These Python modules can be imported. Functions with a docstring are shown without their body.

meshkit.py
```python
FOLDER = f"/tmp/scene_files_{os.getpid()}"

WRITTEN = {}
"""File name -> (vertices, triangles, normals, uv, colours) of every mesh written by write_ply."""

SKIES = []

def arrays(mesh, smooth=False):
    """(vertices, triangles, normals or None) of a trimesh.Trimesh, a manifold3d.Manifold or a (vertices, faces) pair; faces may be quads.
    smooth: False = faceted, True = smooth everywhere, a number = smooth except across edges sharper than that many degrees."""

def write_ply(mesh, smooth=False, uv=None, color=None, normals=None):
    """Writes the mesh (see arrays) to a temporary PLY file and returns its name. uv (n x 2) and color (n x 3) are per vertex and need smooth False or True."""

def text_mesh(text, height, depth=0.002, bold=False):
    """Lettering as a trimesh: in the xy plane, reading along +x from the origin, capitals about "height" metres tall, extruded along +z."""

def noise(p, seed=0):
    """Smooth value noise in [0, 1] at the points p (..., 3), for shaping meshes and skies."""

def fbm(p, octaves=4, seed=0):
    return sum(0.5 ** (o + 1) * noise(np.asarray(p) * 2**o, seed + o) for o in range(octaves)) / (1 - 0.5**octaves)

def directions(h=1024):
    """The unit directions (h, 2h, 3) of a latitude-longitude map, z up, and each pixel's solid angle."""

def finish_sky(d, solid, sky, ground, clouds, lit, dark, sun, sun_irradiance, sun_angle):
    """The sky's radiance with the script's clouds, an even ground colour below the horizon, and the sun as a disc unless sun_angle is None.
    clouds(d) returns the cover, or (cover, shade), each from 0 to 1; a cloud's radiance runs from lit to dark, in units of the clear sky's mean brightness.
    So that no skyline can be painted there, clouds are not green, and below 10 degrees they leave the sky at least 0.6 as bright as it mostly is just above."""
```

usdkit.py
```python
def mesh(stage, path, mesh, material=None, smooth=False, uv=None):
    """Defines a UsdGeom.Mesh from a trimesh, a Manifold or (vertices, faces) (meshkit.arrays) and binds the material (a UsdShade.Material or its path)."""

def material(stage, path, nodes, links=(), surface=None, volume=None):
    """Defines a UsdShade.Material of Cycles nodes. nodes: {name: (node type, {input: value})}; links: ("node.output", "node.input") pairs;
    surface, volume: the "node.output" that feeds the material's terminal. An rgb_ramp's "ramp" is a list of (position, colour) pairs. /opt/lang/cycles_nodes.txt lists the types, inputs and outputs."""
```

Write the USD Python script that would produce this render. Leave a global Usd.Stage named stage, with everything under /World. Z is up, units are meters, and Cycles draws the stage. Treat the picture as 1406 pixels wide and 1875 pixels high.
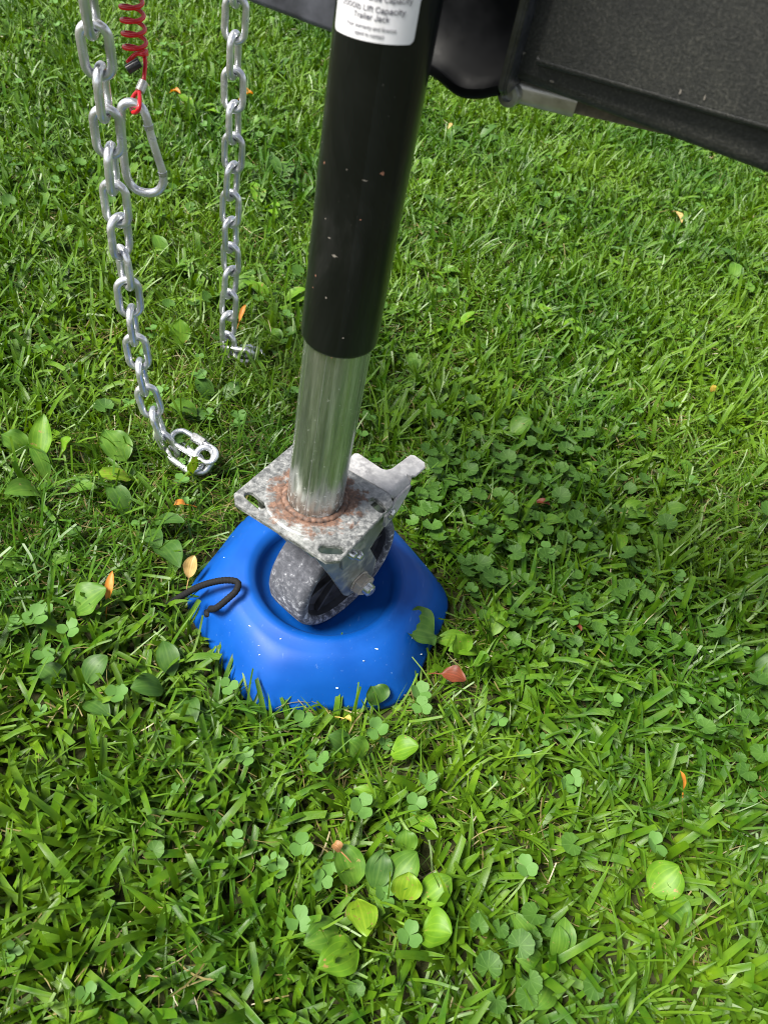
import math
import numpy as np
import trimesh
import usdkit
import meshkit
from pxr import Usd, UsdGeom, UsdLux, UsdShade, Gf, Sdf, Vt
from shapely.geometry import Polygon, Point, LineString, box as sbox
from shapely import affinity

stage = Usd.Stage.CreateInMemory()
UsdGeom.SetStageUpAxis(stage, UsdGeom.Tokens.z)
UsdGeom.SetStageMetersPerUnit(stage, 1.0)
world = UsdGeom.Xform.Define(stage, '/World')
stage.SetDefaultPrim(world.GetPrim())
UsdGeom.Scope.Define(stage, '/World/Looks')

# ------------------------------------------------------------------ camera, sky, sun, exposure
CAM_H = 0.74
F_PX, CX, CY = 1409.0, 703.0, 937.5
EXPOSURE = 1.55
SKY_STRENGTH = 0.068
SUN_INTENSITY, SUN_ANGLE = 1.20, 22.0
SUN_EL, SUN_AZ = math.radians(56), math.radians(-118)      # azimuth = atan2(x, y) of the direction towards the sun
_down = np.array([(385. - CX) / F_PX, (2200. - CY) / F_PX, 1.0]); _down /= np.linalg.norm(_down)
_up = -_down
_fw = np.array([0, 0, 1.]) - _up[2] * _up; _fw /= np.linalg.norm(_fw)
RCAM = np.stack([np.cross(_fw, _up), _fw, _up])
cam = UsdGeom.Camera.Define(stage, '/World/camera')
cam.CreateFocalLengthAttr(5.7)
cam.CreateHorizontalApertureAttr(5.7 * 1406 / F_PX)
cam.CreateVerticalApertureAttr(5.7 * 1875 / F_PX)
cam.CreateFStopAttr(2.2)
cam.CreateFocusDistanceAttr(0.80)
cam.CreateClippingRangeAttr(Gf.Vec2f(0.02, 1000))
cam.CreateExposureAttr(EXPOSURE)
_x, _y, _z = RCAM[:, 0], -RCAM[:, 1], -RCAM[:, 2]
cam.AddTransformOp().Set(Gf.Matrix4d(*_x, 0, *_y, 0, *_z, 0, 0, 0, CAM_H, 1))

sun_dir = np.array([math.sin(SUN_AZ) * math.cos(SUN_EL), math.cos(SUN_AZ) * math.cos(SUN_EL), math.sin(SUN_EL)])
usdkit.material(stage, '/World/Looks/sky_look', {
    's': ('sky_texture', {'sky_type': 'single_scattering', 'sun_disc': False, 'sun_elevation': SUN_EL, 'sun_rotation': SUN_AZ,
                          'air_density': 1.0, 'aerosol_density': 2.0, 'ozone_density': 1.0}),
    'tc': ('texture_coordinate', {}),
    'n': ('noise_texture', {'scale': 2.2, 'detail': 5.0, 'roughness': 0.55}),
    'r': ('rgb_ramp', {'ramp': [(0.34, (0, 0, 0)), (0.60, (1, 1, 1))]}),
    'hs': ('hsv', {'saturation': 0.14, 'value': 1.25}),
    'm': ('mix_color', {'blend_type': 'mix', 'use_clamp': False}),
    'b': ('background_shader', {'strength': SKY_STRENGTH})},
    [('tc.generated', 'n.vector'), ('n.fac', 'r.fac'), ('s.color', 'hs.color'), ('r.color', 'm.fac'), ('s.color', 'm.a'), ('hs.color', 'm.b'), ('m.result', 'b.color')],
    surface='b.background')
dome = UsdLux.DomeLight.Define(stage, '/World/sky')
UsdShade.MaterialBindingAPI.Apply(dome.GetPrim()).Bind(UsdShade.Material.Get(stage, '/World/Looks/sky_look'))
dome.GetPrim().SetCustomDataByKey('kind', 'structure')
sun = UsdLux.DistantLight.Define(stage, '/World/sun')
sun.CreateIntensityAttr(SUN_INTENSITY); sun.CreateAngleAttr(SUN_ANGLE); sun.CreateNormalizeAttr(True)
sun.CreateColorAttr(Gf.Vec3f(1.0, 0.95, 0.86))
_zz = sun_dir; _xx = np.cross([0, 0, 1.], _zz); _xx /= np.linalg.norm(_xx); _yy = np.cross(_zz, _xx)
sun.AddTransformOp().Set(Gf.Matrix4d(*_xx, 0, *_yy, 0, *_zz, 0, 0, 0, 5, 1))


def ground_at(px, py, z=0.0):
    """World point at height z that the photograph shows at pixel (px, py)."""
    r = RCAM @ np.array([(px - CX) / F_PX, (py - CY) / F_PX, 1.0])
    t = (z - CAM_H) / r[2]
    return np.array([0, 0, CAM_H]) + r * t


def in_view(p):
    c = (np.asarray(p) - [0, 0, CAM_H]) @ RCAM
    return CX + F_PX * c[..., 0] / c[..., 2], CY + F_PX * c[..., 1] / c[..., 2], c[..., 2]


# ------------------------------------------------------------------ helpers
USED = {}


def numbered(path):
    n = USED.get(path, -1) + 1
    USED[path] = n
    return path if n == 0 else f'{path}_{n:03d}'


def tag(prim, label=None, category=None, group=None, kind=None):
    p = prim.GetPrim() if hasattr(prim, 'GetPrim') else prim
    for k, v in (('label', label), ('category', category), ('group', group), ('kind', kind)):
        if v:
            p.SetCustomDataByKey(k, v)
    return prim


def thing(name, label, category, loc=(0, 0, 0), group=None, kind=None):
    x = UsdGeom.Xform.Define(stage, numbered('/World/' + name))
    x.AddTranslateOp().Set(Gf.Vec3d(*map(float, loc)))
    tag(x, label, category, group, kind)
    x.loc = np.asarray(loc, float)
    return x


def part(name, mesh, mat, parent, smooth=30, uv=None, label=None, kind=None):
    """A mesh given in world coordinates, stored relative to the thing it belongs to."""
    top = parent
    path = numbered(str(parent.GetPrim().GetPath()) + '/' + name)
    loc = getattr(parent, 'loc', np.zeros(3))
    if hasattr(mesh, 'to_mesh'):
        mm = mesh.to_mesh(); mesh = (mm.vert_properties[:, :3], mm.tri_verts)
    if isinstance(mesh, trimesh.Trimesh):
        mesh = (mesh.vertices, mesh.faces)
    v, f = np.asarray(mesh[0], float) - loc, np.asarray(mesh[1])
    if f.shape[1] == 4:
        f = np.vstack([f[:, [0, 1, 2]], f[:, [0, 2, 3]]])
    m = usdkit.mesh(stage, path, trimesh.Trimesh(v, f, process=False), L[mat], smooth=(True if uv is not None and smooth else smooth), uv=uv)
    tag(m, label=label, kind=kind)
    m.loc = loc
    return m


def join(*ms):
    vs, fs, n = [], [], 0
    for m in ms:
        v, f = (m.vertices, m.faces) if isinstance(m, trimesh.Trimesh) else m
        f = np.asarray(f)
        if f.shape[1] == 4:
            f = np.vstack([f[:, [0, 1, 2]], f[:, [0, 2, 3]]])
        vs.append(np.asarray(v)); fs.append(f + n); n += len(v)
    return np.vstack(vs), np.vstack(fs)


def tube(pts, r, n=12, closed=False, caps=True):
    P = np.asarray(pts, float); k = len(P); r = np.broadcast_to(np.asarray(r, float), (k,))
    if closed:
        T = np.roll(P, -1, 0) - np.roll(P, 1, 0)
    else:
        T = np.gradient(P, axis=0)
    T /= np.linalg.norm(T, axis=1)[:, None]
    a = np.array([0, 0, 1.]) if abs(T[0, 2]) < .9 else np.array([1., 0, 0])
    N = np.cross(T[0], a); N /= np.linalg.norm(N)
    Ns = [N]
    for i in range(1, k):
        N = Ns[-1] - T[i] * (Ns[-1] @ T[i]); Ns.append(N / np.linalg.norm(N))
    Ns = np.array(Ns); B = np.cross(T, Ns)
    ang = np.linspace(0, 2 * np.pi, n, endpoint=False)
    V = (P[:, None] + r[:, None, None] * (np.cos(ang)[None, :, None] * Ns[:, None] + np.sin(ang)[None, :, None] * B[:, None])).reshape(-1, 3)
    F = []
    for i in range(k if closed else k - 1):
        j = (i + 1) % k
        sh = 0
        if closed and i == k - 1:      # match the twist at the seam
            d = ((V[j * n:(j + 1) * n] - V[i * n]) ** 2).sum(1); sh = int(np.argmin(d))
        for q in range(n):
            q2 = (q + 1) % n
            F.append([i * n + q, i * n + q2, j * n + (q2 + sh) % n, j * n + (q + sh) % n])
    F = np.array(F); F = np.vstack([F[:, [0, 1, 2]], F[:, [0, 2, 3]]])
    if not closed and caps:
        V = np.vstack([V, P[:1], P[-1:]]); c0, c1 = len(V) - 2, len(V) - 1
        F = np.vstack([F, [[c0, (q + 1) % n, q] for q in range(n)], [[c1, (k - 1) * n + q, (k - 1) * n + (q + 1) % n] for q in range(n)]])
    return V, F


def smooth_path(pts, n=60, closed=False):
    from scipy.interpolate import CubicSpline
    P = np.asarray(pts, float)
    if closed:
        P = np.vstack([P, P[:1]])
    d = np.r_[0, np.cumsum(np.linalg.norm(np.diff(P, axis=0), axis=1))]
    cs = CubicSpline(d, P, bc_type='periodic' if closed else 'natural')
    return cs(np.linspace(0, d[-1], n, endpoint=not closed))


def lathe(profile, n=64, centre=(0, 0, 0), axis=None):
    """profile of (radius, height); axis: unit vector of the height direction."""
    p = np.asarray(profile, float); k = len(p)
    a = np.linspace(0, 2 * np.pi, n, endpoint=False)
    V = np.stack([p[:, None, 0] * np.cos(a), p[:, None, 0] * np.sin(a), np.repeat(p[:, 1:], n, 1)], -1).reshape(-1, 3)
    F = [[i * n + q, i * n + (q + 1) % n, (i + 1) * n + (q + 1) % n, (i + 1) * n + q] for i in range(k - 1) for q in range(n)]
    F = np.array(F); F = np.vstack([F[:, [0, 1, 2]], F[:, [0, 2, 3]]])
    if axis is not None:
        ax = np.asarray(axis, float); b = np.cross([0, 0, 1.], ax); b /= np.linalg.norm(b); c = np.cross(ax, b)
        V = V @ np.stack([b, c, ax])
    return V + np.asarray(centre), F


def extrude(poly, t, bevel=0.0):
    """Flat plate, bevelled along its outline: polygon in xy, thickness t along +z."""
    if bevel <= 0:
        m = trimesh.creation.extrude_polygon(poly, t, engine='earcut')
        return np.array(m.vertices), np.array(m.faces)
    inner = poly.buffer(-bevel, join_style=1)
    a = trimesh.creation.extrude_polygon(poly, t - 2 * bevel, engine='earcut'); a.apply_translation([0, 0, bevel])
    import manifold3d as m3
    def cs(pg):
        return m3.CrossSection([np.array(pg.exterior.coords)[:-1]] + [np.array(r.coords)[:-1] for r in pg.interiors], m3.FillRule.EvenOdd)
    low = m3.Manifold.extrude(cs(inner), t)
    mid = m3.Manifold.extrude(cs(poly), t - 2 * bevel).translate([0, 0, bevel])
    q = m3.Manifold.extrude(cs(poly.buffer(-bevel / 2, join_style=1)), t - bevel * 0.6).translate([0, 0, bevel * 0.3])
    mm = (low + mid + q).to_mesh()
    return np.array(mm.vert_properties[:, :3]), np.array(mm.tri_verts)


def frame(o, ex, ey, ez, mesh):
    """Places local coordinates on the axes ex, ey, ez at o."""
    v, f = (mesh.vertices, mesh.faces) if isinstance(mesh, trimesh.Trimesh) else mesh
    M = np.stack([ex, ey, ez]); v = np.asarray(v) @ M + np.asarray(o)
    f = np.asarray(f)
    return (v, f if np.linalg.det(M) > 0 else f[:, ::-1])


def rbox(x0, x1, y0, y1, z0, z1, r=0.002, seg=2):
    import manifold3d as m3
    s = [m3.Manifold.sphere(r, 4 * seg).translate([x, y, z]) for x in (x0 + r, x1 - r) for y in (y0 + r, y1 - r) for z in (z0 + r, z1 - r)]
    m = m3.Manifold.batch_hull(s).to_mesh()
    return np.array(m.vert_properties[:, :3]), np.array(m.tri_verts)


Z3 = np.array([0, 0, 1.])

# ------------------------------------------------------------------ materials
L = {}


def mat(name, nodes, links, surface):
    L[name] = usdkit.material(stage, '/World/Looks/' + name, nodes, links, surface=surface)


def plain(name, col, rough=.5, metal=0., spec=.5, vary=.25, scale=40., bump=.0, bscale=300., coat=0.):
    c = np.array(col)
    mat(name, {'tc': ('texture_coordinate', {}),
               'n': ('noise_texture', {'scale': scale, 'detail': 5.0, 'roughness': .6}),
               'r': ('rgb_ramp', {'ramp': [(.3, tuple(c * (1 - vary))), (.7, tuple(np.minimum(c * (1 + vary), 1)))]}),
               'n2': ('noise_texture', {'scale': bscale, 'detail': 3.0}),
               'bp': ('bump', {'strength': bump, 'distance': .001}),
               'rr': ('map_range', {'from_min': .3, 'from_max': .7, 'to_min': rough * .8, 'to_max': min(1, rough * 1.25)}),
               'p': ('principled_bsdf', {'metallic': metal, 'specular_ior_level': spec, 'coat_weight': coat, 'coat_roughness': .15})},
        [('tc.object', 'n.vector'), ('tc.object', 'n2.vector'), ('n.fac', 'r.fac'), ('n.fac', 'rr.value'), ('r.color', 'p.base_color'),
         ('rr.result', 'p.roughness'), ('n2.fac', 'bp.height'), ('bp.normal', 'p.normal')], 'p.BSDF')


def leafy(name, dark, light, tip=None, rough=.40, transl=.17, big=3.0, bump=.4, dryness=0.0):
    """Leaf or blade: colour from patches of the lawn, from blade to blade and along the blade; light passes through."""
    d, l = np.array(dark), np.array(light)
    nodes = {'g': ('geometry', {}), 'oi': ('object_info', {}), 'tc': ('texture_coordinate', {}),
             'np': ('noise_texture', {'scale': big, 'detail': 3.0}),
             'nf': ('noise_texture', {'scale': 55.0, 'detail': 2.0}),
             'a1': ('math', {'math_type': 'multiply', 'value2': .30}),
             'a2': ('math', {'math_type': 'multiply_add', 'value2': .62}),
             'a3': ('math', {'math_type': 'multiply_add', 'value2': .24}),
             'r': ('rgb_ramp', {'ramp': [(.22, tuple(d)), (.42, tuple(d * .62 + l * .38)), (.60, tuple((d * .45 + l * .55) * np.array([.92, 1.0, 1.5]))), (.70, tuple(d * .4 + l * .6)), (.88, tuple(l))]}),
             'sx': ('separate_xyz', {}),
             'w': ('wave_texture', {}) if False else ('math', {'math_type': 'sine'}),
             'ws': ('math', {'math_type': 'multiply', 'value2': 60.0}),
             'bp': ('bump', {'strength': bump, 'distance': .0006}),
             'p': ('principled_bsdf', {'roughness': rough, 'specular_ior_level': .36}),
             't': ('translucent_bsdf', {}),
             'tl': ('hsv', {'saturation': 1.12, 'value': 1.9, 'hue': .492}),
             'mx': ('mix_closure', {'fac': transl})}
    links = [('g.position', 'np.vector'), ('g.position', 'nf.vector'), ('np.fac', 'a1.value1'), ('g.random_per_island', 'a2.value1'), ('a1.value', 'a2.value3'),
             ('nf.fac', 'a3.value1'), ('a2.value', 'a3.value3'), ('a3.value', 'r.fac'), ('tc.UV', 'sx.vector'), ('sx.x', 'ws.value1'), ('ws.value', 'w.value1'),
             ('w.value', 'bp.height'), ('bp.normal', 'p.normal')]
    out = 'r.color'
    if tip is not None:
        nodes['tr'] = ('map_range', {'from_min': .90, 'from_max': .975, 'to_min': 0.0, 'to_max': 1.0, 'clamp': True})
        nodes['lt'] = ('math', {'math_type': 'greater_than', 'value2': .30})
        nodes['tm'] = ('math', {'math_type': 'multiply'})
        nodes['tx'] = ('mix_color', {'b': tip})
        nodes['br'] = ('map_range', {'from_min': 0.0, 'from_max': .45, 'to_min': .18, 'to_max': 0.0, 'clamp': True})
        nodes['bx'] = ('mix_color', {'b': tuple(l * np.array([1.25, 1.05, 1.3]))})
        links += [('sx.y', 'tr.value'), ('g.random_per_island', 'lt.value1'), ('tr.result', 'tm.value1'), ('lt.value', 'tm.value2'), ('tm.value', 'tx.fac'),
                  ('sx.y', 'br.value'), ('br.result', 'bx.fac'), ('r.color', 'bx.a'), ('bx.result', 'tx.a')]
        out = 'tx.result'
    links += [(out, 'p.base_color'), (out, 'tl.color'), ('tl.color', 't.color'), ('p.BSDF', 'mx.closure1'), ('t.BSDF', 'mx.closure2')]
    mat(name, nodes, links, 'mx.closure')


def blotchy_leaf(name, base, light, spot, amount=.62, transl=.2):
    """A broad weed leaf: pale mid-vein, network, a few dead spots."""
    mat(name, {'tc': ('texture_coordinate', {}), 'sx': ('separate_xyz', {}),
               'n': ('noise_texture', {'scale': 90.0, 'detail': 4.0}), 'ns': ('noise_texture', {'scale': 140.0, 'detail': 4.0, 'roughness': .7}),
               'r': ('rgb_ramp', {'ramp': [(.3, base), (.7, light)]}),
               'rs': ('rgb_ramp', {'ramp': [(amount, (0, 0, 0)), (amount + .05, (1, 1, 1))]}),
               'mv': ('math', {'math_type': 'subtract', 'value2': .5}), 'ma': ('math', {'math_type': 'absolute'}),
               'mr': ('map_range', {'from_min': .0, 'from_max': .06, 'to_min': .55, 'to_max': 0.0, 'clamp': True}),
               'pp': ('math', {'math_type': 'pingpong', 'value2': .085}), 'pr': ('map_range', {'from_min': .0, 'from_max': .022, 'to_min': .42, 'to_max': 0.0, 'clamp': True}),
               'pm': ('math', {'math_type': 'maximum'}), 'sy': ('map_range', {'from_min': .25, 'from_max': 1.0, 'to_min': .0, 'to_max': .35, 'clamp': True}),
               'dk': ('mix_color', {'b': tuple(np.array(base) * [.75, .85, .7])}),
               'vx': ('mix_color', {'b': tuple(np.minimum(np.array(light) * [1.45, 1.25, 1.6], 1))}),
               'sp': ('mix_color', {'b': spot}),
               'bp': ('bump', {'strength': .5, 'distance': .0007}),
               'p': ('principled_bsdf', {'roughness': .52, 'specular_ior_level': .30}), 't': ('translucent_bsdf', {}),
               'tl': ('hsv', {'saturation': 1.1, 'value': 1.8, 'hue': .492}), 'mx': ('mix_closure', {'fac': transl})},
        [('tc.object', 'n.vector'), ('tc.object', 'ns.vector'), ('n.fac', 'r.fac'), ('ns.fac', 'rs.fac'), ('tc.UV', 'sx.vector'), ('sx.x', 'mv.value1'), ('mv.value', 'ma.value1'),
         ('ma.value', 'mr.value'), ('ma.value', 'pp.value1'), ('pp.value', 'pr.value'), ('mr.result', 'pm.value1'), ('pr.result', 'pm.value2'), ('pm.value', 'vx.fac'), ('sx.y', 'sy.value'), ('sy.result', 'dk.fac'), ('r.color', 'dk.a'), ('dk.result', 'vx.a'), ('vx.result', 'sp.a'), ('rs.color', 'sp.fac'), ('n.fac', 'bp.height'), ('bp.normal', 'p.normal'),
         ('sp.result', 'p.base_color'), ('sp.result', 'tl.color'), ('tl.color', 't.color'), ('p.BSDF', 'mx.closure1'), ('t.BSDF', 'mx.closure2')], 'mx.closure')


STRAW = (.42, .34, .17)
leafy('broad_blade', (.024, .078, .002), (.256, .408, .012), tip=STRAW)
leafy('fine_blade', (.028, .081, .003), (.248, .370, .017), tip=STRAW, bump=.1)
leafy('straw', (.12, .10, .035), (.36, .32, .13), transl=.15, bump=0.)


def fan_leaf(name, dark, light, vein, lobes, crescent):
    mat(name, {'tc': ('texture_coordinate', {}), 'c': ('vector_math', {'math_type': 'subtract', 'vector2': (.5, .5, 0)}), 'sx': ('separate_xyz', {}), 'at': ('math', {'math_type': 'arctan2'}),
               'mu': ('math', {'math_type': 'multiply', 'value2': lobes}), 'si': ('math', {'math_type': 'sine'}), 'ab': ('math', {'math_type': 'absolute'}),
               'vr': ('map_range', {'from_min': 0., 'from_max': .30, 'to_min': .55, 'to_max': 0., 'clamp': True}), 'ln': ('vector_math', {'math_type': 'length'}),
               'cr': ('rgb_ramp', {'ramp': [(.20, (0, 0, 0)), (.26, (1, 1, 1)), (.30, (1, 1, 1)), (.37, (0, 0, 0))]}), 'cm': ('math', {'math_type': 'multiply', 'value2': crescent}),
               'mxm': ('math', {'math_type': 'maximum'}), 'g': ('geometry', {}), 'n': ('noise_texture', {'scale': 38.0, 'detail': 3.0}), 'nf': ('noise_texture', {'scale': 420.0, 'detail': 3.0}),
               'ad': ('math', {'math_type': 'multiply_add', 'value2': .35}), 'r': ('rgb_ramp', {'ramp': [(.35, dark), (.95, light)]}), 'mx': ('mix_color', {'b': vein}),
               'bp': ('bump', {'strength': .35, 'distance': .0006}), 'p': ('principled_bsdf', {'roughness': .58, 'specular_ior_level': .25}), 't': ('translucent_bsdf', {}), 'tl': ('hsv', {'value': 1.6}), 'm': ('mix_closure', {'fac': .22})},
        [('tc.UV', 'c.vector1'), ('c.vector', 'sx.vector'), ('sx.y', 'at.value1'), ('sx.x', 'at.value2'), ('at.value', 'mu.value1'), ('mu.value', 'si.value1'), ('si.value', 'ab.value1'), ('ab.value', 'vr.value'),
         ('c.vector', 'ln.vector1'), ('ln.value', 'cr.fac'), ('cr.color', 'cm.value1'), ('vr.result', 'mxm.value1'), ('cm.value', 'mxm.value2'), ('g.position', 'n.vector'), ('g.position', 'nf.vector'),
         ('nf.fac', 'ad.value1'), ('n.fac', 'ad.value3'), ('ad.value', 'r.fac'), ('r.color', 'mx.a'), ('mxm.value', 'mx.fac'), ('mx.result', 'p.base_color'), ('nf.fac', 'bp.height'), ('bp.normal', 'p.normal'),
         ('mx.result', 'tl.color'), ('tl.color', 't.color'), ('p.BSDF', 'm.closure1'), ('t.BSDF', 'm.closure2')], 'm.closure')


fan_leaf('clover_leaf', (.020, .072, .007), (.052, .140, .016), (.085, .18, .04), 0.0, .40)
fan_leaf('ivy_leaf', (.015, .052, .005), (.050, .118, .014), (.085, .17, .036), 4.5, 0.0)
blotchy_leaf('weed_bright', (.050, .128, .004), (.092, .190, .008), (.20, .13, .04))
blotchy_leaf('weed_yellow', (.080, .160, .005), (.132, .220, .011), (.16, .10, .03), amount=.60)
blotchy_leaf('weed_green', (.034, .095, .006), (.070, .150, .013), (.18, .14, .05), amount=.64)
blotchy_leaf('weed_dark', (.020, .062, .007), (.042, .098, .013), (.14, .10, .04), amount=.66)
for nm, a, b in (('dry_orange', (0.326, 0.109, 0.014), (0.422, 0.184, 0.027)), ('dry_tan', (0.286, 0.184, 0.061), (0.408, 0.286, 0.109)), ('dry_red', (.085, .018, .007), (.140, .036, .014)),
                 ('dry_brown', (.16, .08, .03), (.30, .16, .06)), ('dry_yellow', (0.374, 0.286, 0.041), (0.462, 0.354, 0.082))):
    blotchy_leaf(nm, a, b, tuple(np.array(a) * .5), amount=.66, transl=.25)
plain('soil_look', (.045, .036, .020), .95, vary=.5, scale=60, bump=.6, bscale=220)
mat('ground_look', {'g': ('geometry', {}), 'n': ('noise_texture', {'scale': 30.0, 'detail': 6.0, 'roughness': .7}), 'n2': ('noise_texture', {'scale': 1.2, 'detail': 4.0}),
                    'r': ('rgb_ramp', {'ramp': [(.28, (.012, .013, .006)), (.5, (.026, .032, .010)), (.72, (.055, .050, .024))]}),
                    'bp': ('bump', {'strength': .8, 'distance': .01}), 'p': ('principled_bsdf', {'roughness': .95, 'specular_ior_level': .1})},
    [('g.position', 'n.vector'), ('n.fac', 'r.fac'), ('r.color', 'p.base_color'), ('n.fac', 'bp.height'), ('bp.normal', 'p.normal')], 'p.BSDF')

# galvanised chain / hardware
def zinc(name, col, rough, metal=.85, spot=(.62, .62, .62), lo=.56, hi=.70, sc=160., spot_metal=.2, streak=None, bump=.25):
    c = np.array(col)
    nodes = {'tc': ('texture_coordinate', {}), 'mp': ('mapping', {'scale': streak or (1, 1, 1)}),
             'n': ('noise_texture', {'scale': sc, 'detail': 6.0, 'roughness': .65}), 'n1': ('noise_texture', {'scale': 45.0, 'detail': 3.0}),
             'rb': ('rgb_ramp', {'ramp': [(.3, tuple(c * .72)), (.7, tuple(np.minimum(c * 1.15, 1)))]}),
             'rs': ('map_range', {'from_min': lo, 'from_max': hi, 'to_min': 0., 'to_max': 1., 'clamp': True}),
             'mx': ('mix_color', {'b': spot}), 'mr': ('mix_float', {'a': rough, 'b': .75}), 'mm': ('mix_float', {'a': metal, 'b': spot_metal}),
             'bp': ('bump', {'strength': bump, 'distance': .0006}), 'p': ('principled_bsdf', {})}
    links = [('tc.object', 'mp.vector'), ('mp.vector', 'n.vector'), ('mp.vector', 'n1.vector'), ('n1.fac', 'rb.fac'), ('n.fac', 'rs.value'), ('rs.result', 'mx.fac'), ('rb.color', 'mx.a'),
             ('mx.result', 'p.base_color'), ('rs.result', 'mr.fac'), ('rs.result', 'mm.fac'), ('mr.result', 'p.roughness'), ('mm.result', 'p.metallic'),
             ('n.fac', 'bp.height'), ('bp.normal', 'p.normal')]
    mat(name, nodes, links, 'p.BSDF')


zinc('chain_zinc', (.60, .61, .63), .31, metal=.88, spot=(.28, .285, .30), spot_metal=.5)
zinc('bright_zinc', (.47, .48, .49), .22, metal=.9, spot=(.5, .5, .5), lo=.62, hi=.8)
zinc('dark_zinc', (.30, .30, .32), .30, metal=.85)
zinc('fork_zinc', (.26, .27, .245), .34, metal=.85, spot=(.22, .225, .205), lo=.5, hi=.8, sc=60., bump=.03)
zinc('nut_zinc', (.36, .33, .29), .4, metal=.7, spot=(.30, .26, .21), lo=.45, hi=.6, sc=300.)
zinc('pedal_zinc', (.25, .25, .258), .45, metal=.35, spot=(.31, .31, .318), lo=.42, hi=.66, sc=150., bump=.05)

# chromed inner tube: vertical streaks, white bloom low down near the plate
JACK = np.array([-.064, .474])
PLATE_Z = .222
mat('inner_tube_look', {
    'g': ('geometry', {}), 'mp': ('mapping', {'scale': (1, 1, .05)}),
    'n': ('noise_texture', {'scale': 260.0, 'detail': 4.0, 'roughness': .6}), 'nb': ('noise_texture', {'scale': 170.0, 'detail': 6.0, 'roughness': .7}),
    'sx': ('separate_xyz', {}), 'h': ('map_range', {'from_min': PLATE_Z, 'from_max': PLATE_Z + .05, 'to_min': .10, 'to_max': -.04, 'clamp': True}),
    'ad': ('math', {'math_type': 'add'}), 'rs': ('map_range', {'from_min': .60, 'from_max': .78, 'to_min': 0., 'to_max': 1., 'clamp': True}),
    'rc': ('rgb_ramp', {'ramp': [(.32, (.34, .36, .345)), (.55, (.45, .47, .45)), (.75, (.58, .59, .58))]}),
    'rr': ('map_range', {'from_min': .3, 'from_max': .7, 'to_min': .14, 'to_max': .34}),
    'mx': ('mix_color', {'b': (.50, .52, .52)}), 'mm': ('mix_float', {'a': .95, 'b': .15}), 'mr': ('mix_float', {'b': .7}),
    'bp': ('bump', {'strength': .08, 'distance': .0005}), 'p': ('principled_bsdf', {})},
    [('g.position', 'mp.vector'), ('mp.vector', 'n.vector'), ('g.position', 'nb.vector'), ('g.position', 'sx.vector'), ('sx.z', 'h.value'), ('h.result', 'ad.value1'), ('nb.fac', 'ad.value2'),
     ('ad.value', 'rs.value'), ('n.fac', 'rc.fac'), ('n.fac', 'rr.value'), ('rc.color', 'mx.a'), ('rs.result', 'mx.fac'), ('mx.result', 'p.base_color'),
     ('rs.result', 'mm.fac'), ('mm.result', 'p.metallic'), ('rr.result', 'mr.a'), ('rs.result', 'mr.fac'), ('mr.result', 'p.roughness'), ('n.fac', 'bp.height'), ('bp.normal', 'p.normal')], 'p.BSDF')

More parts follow.
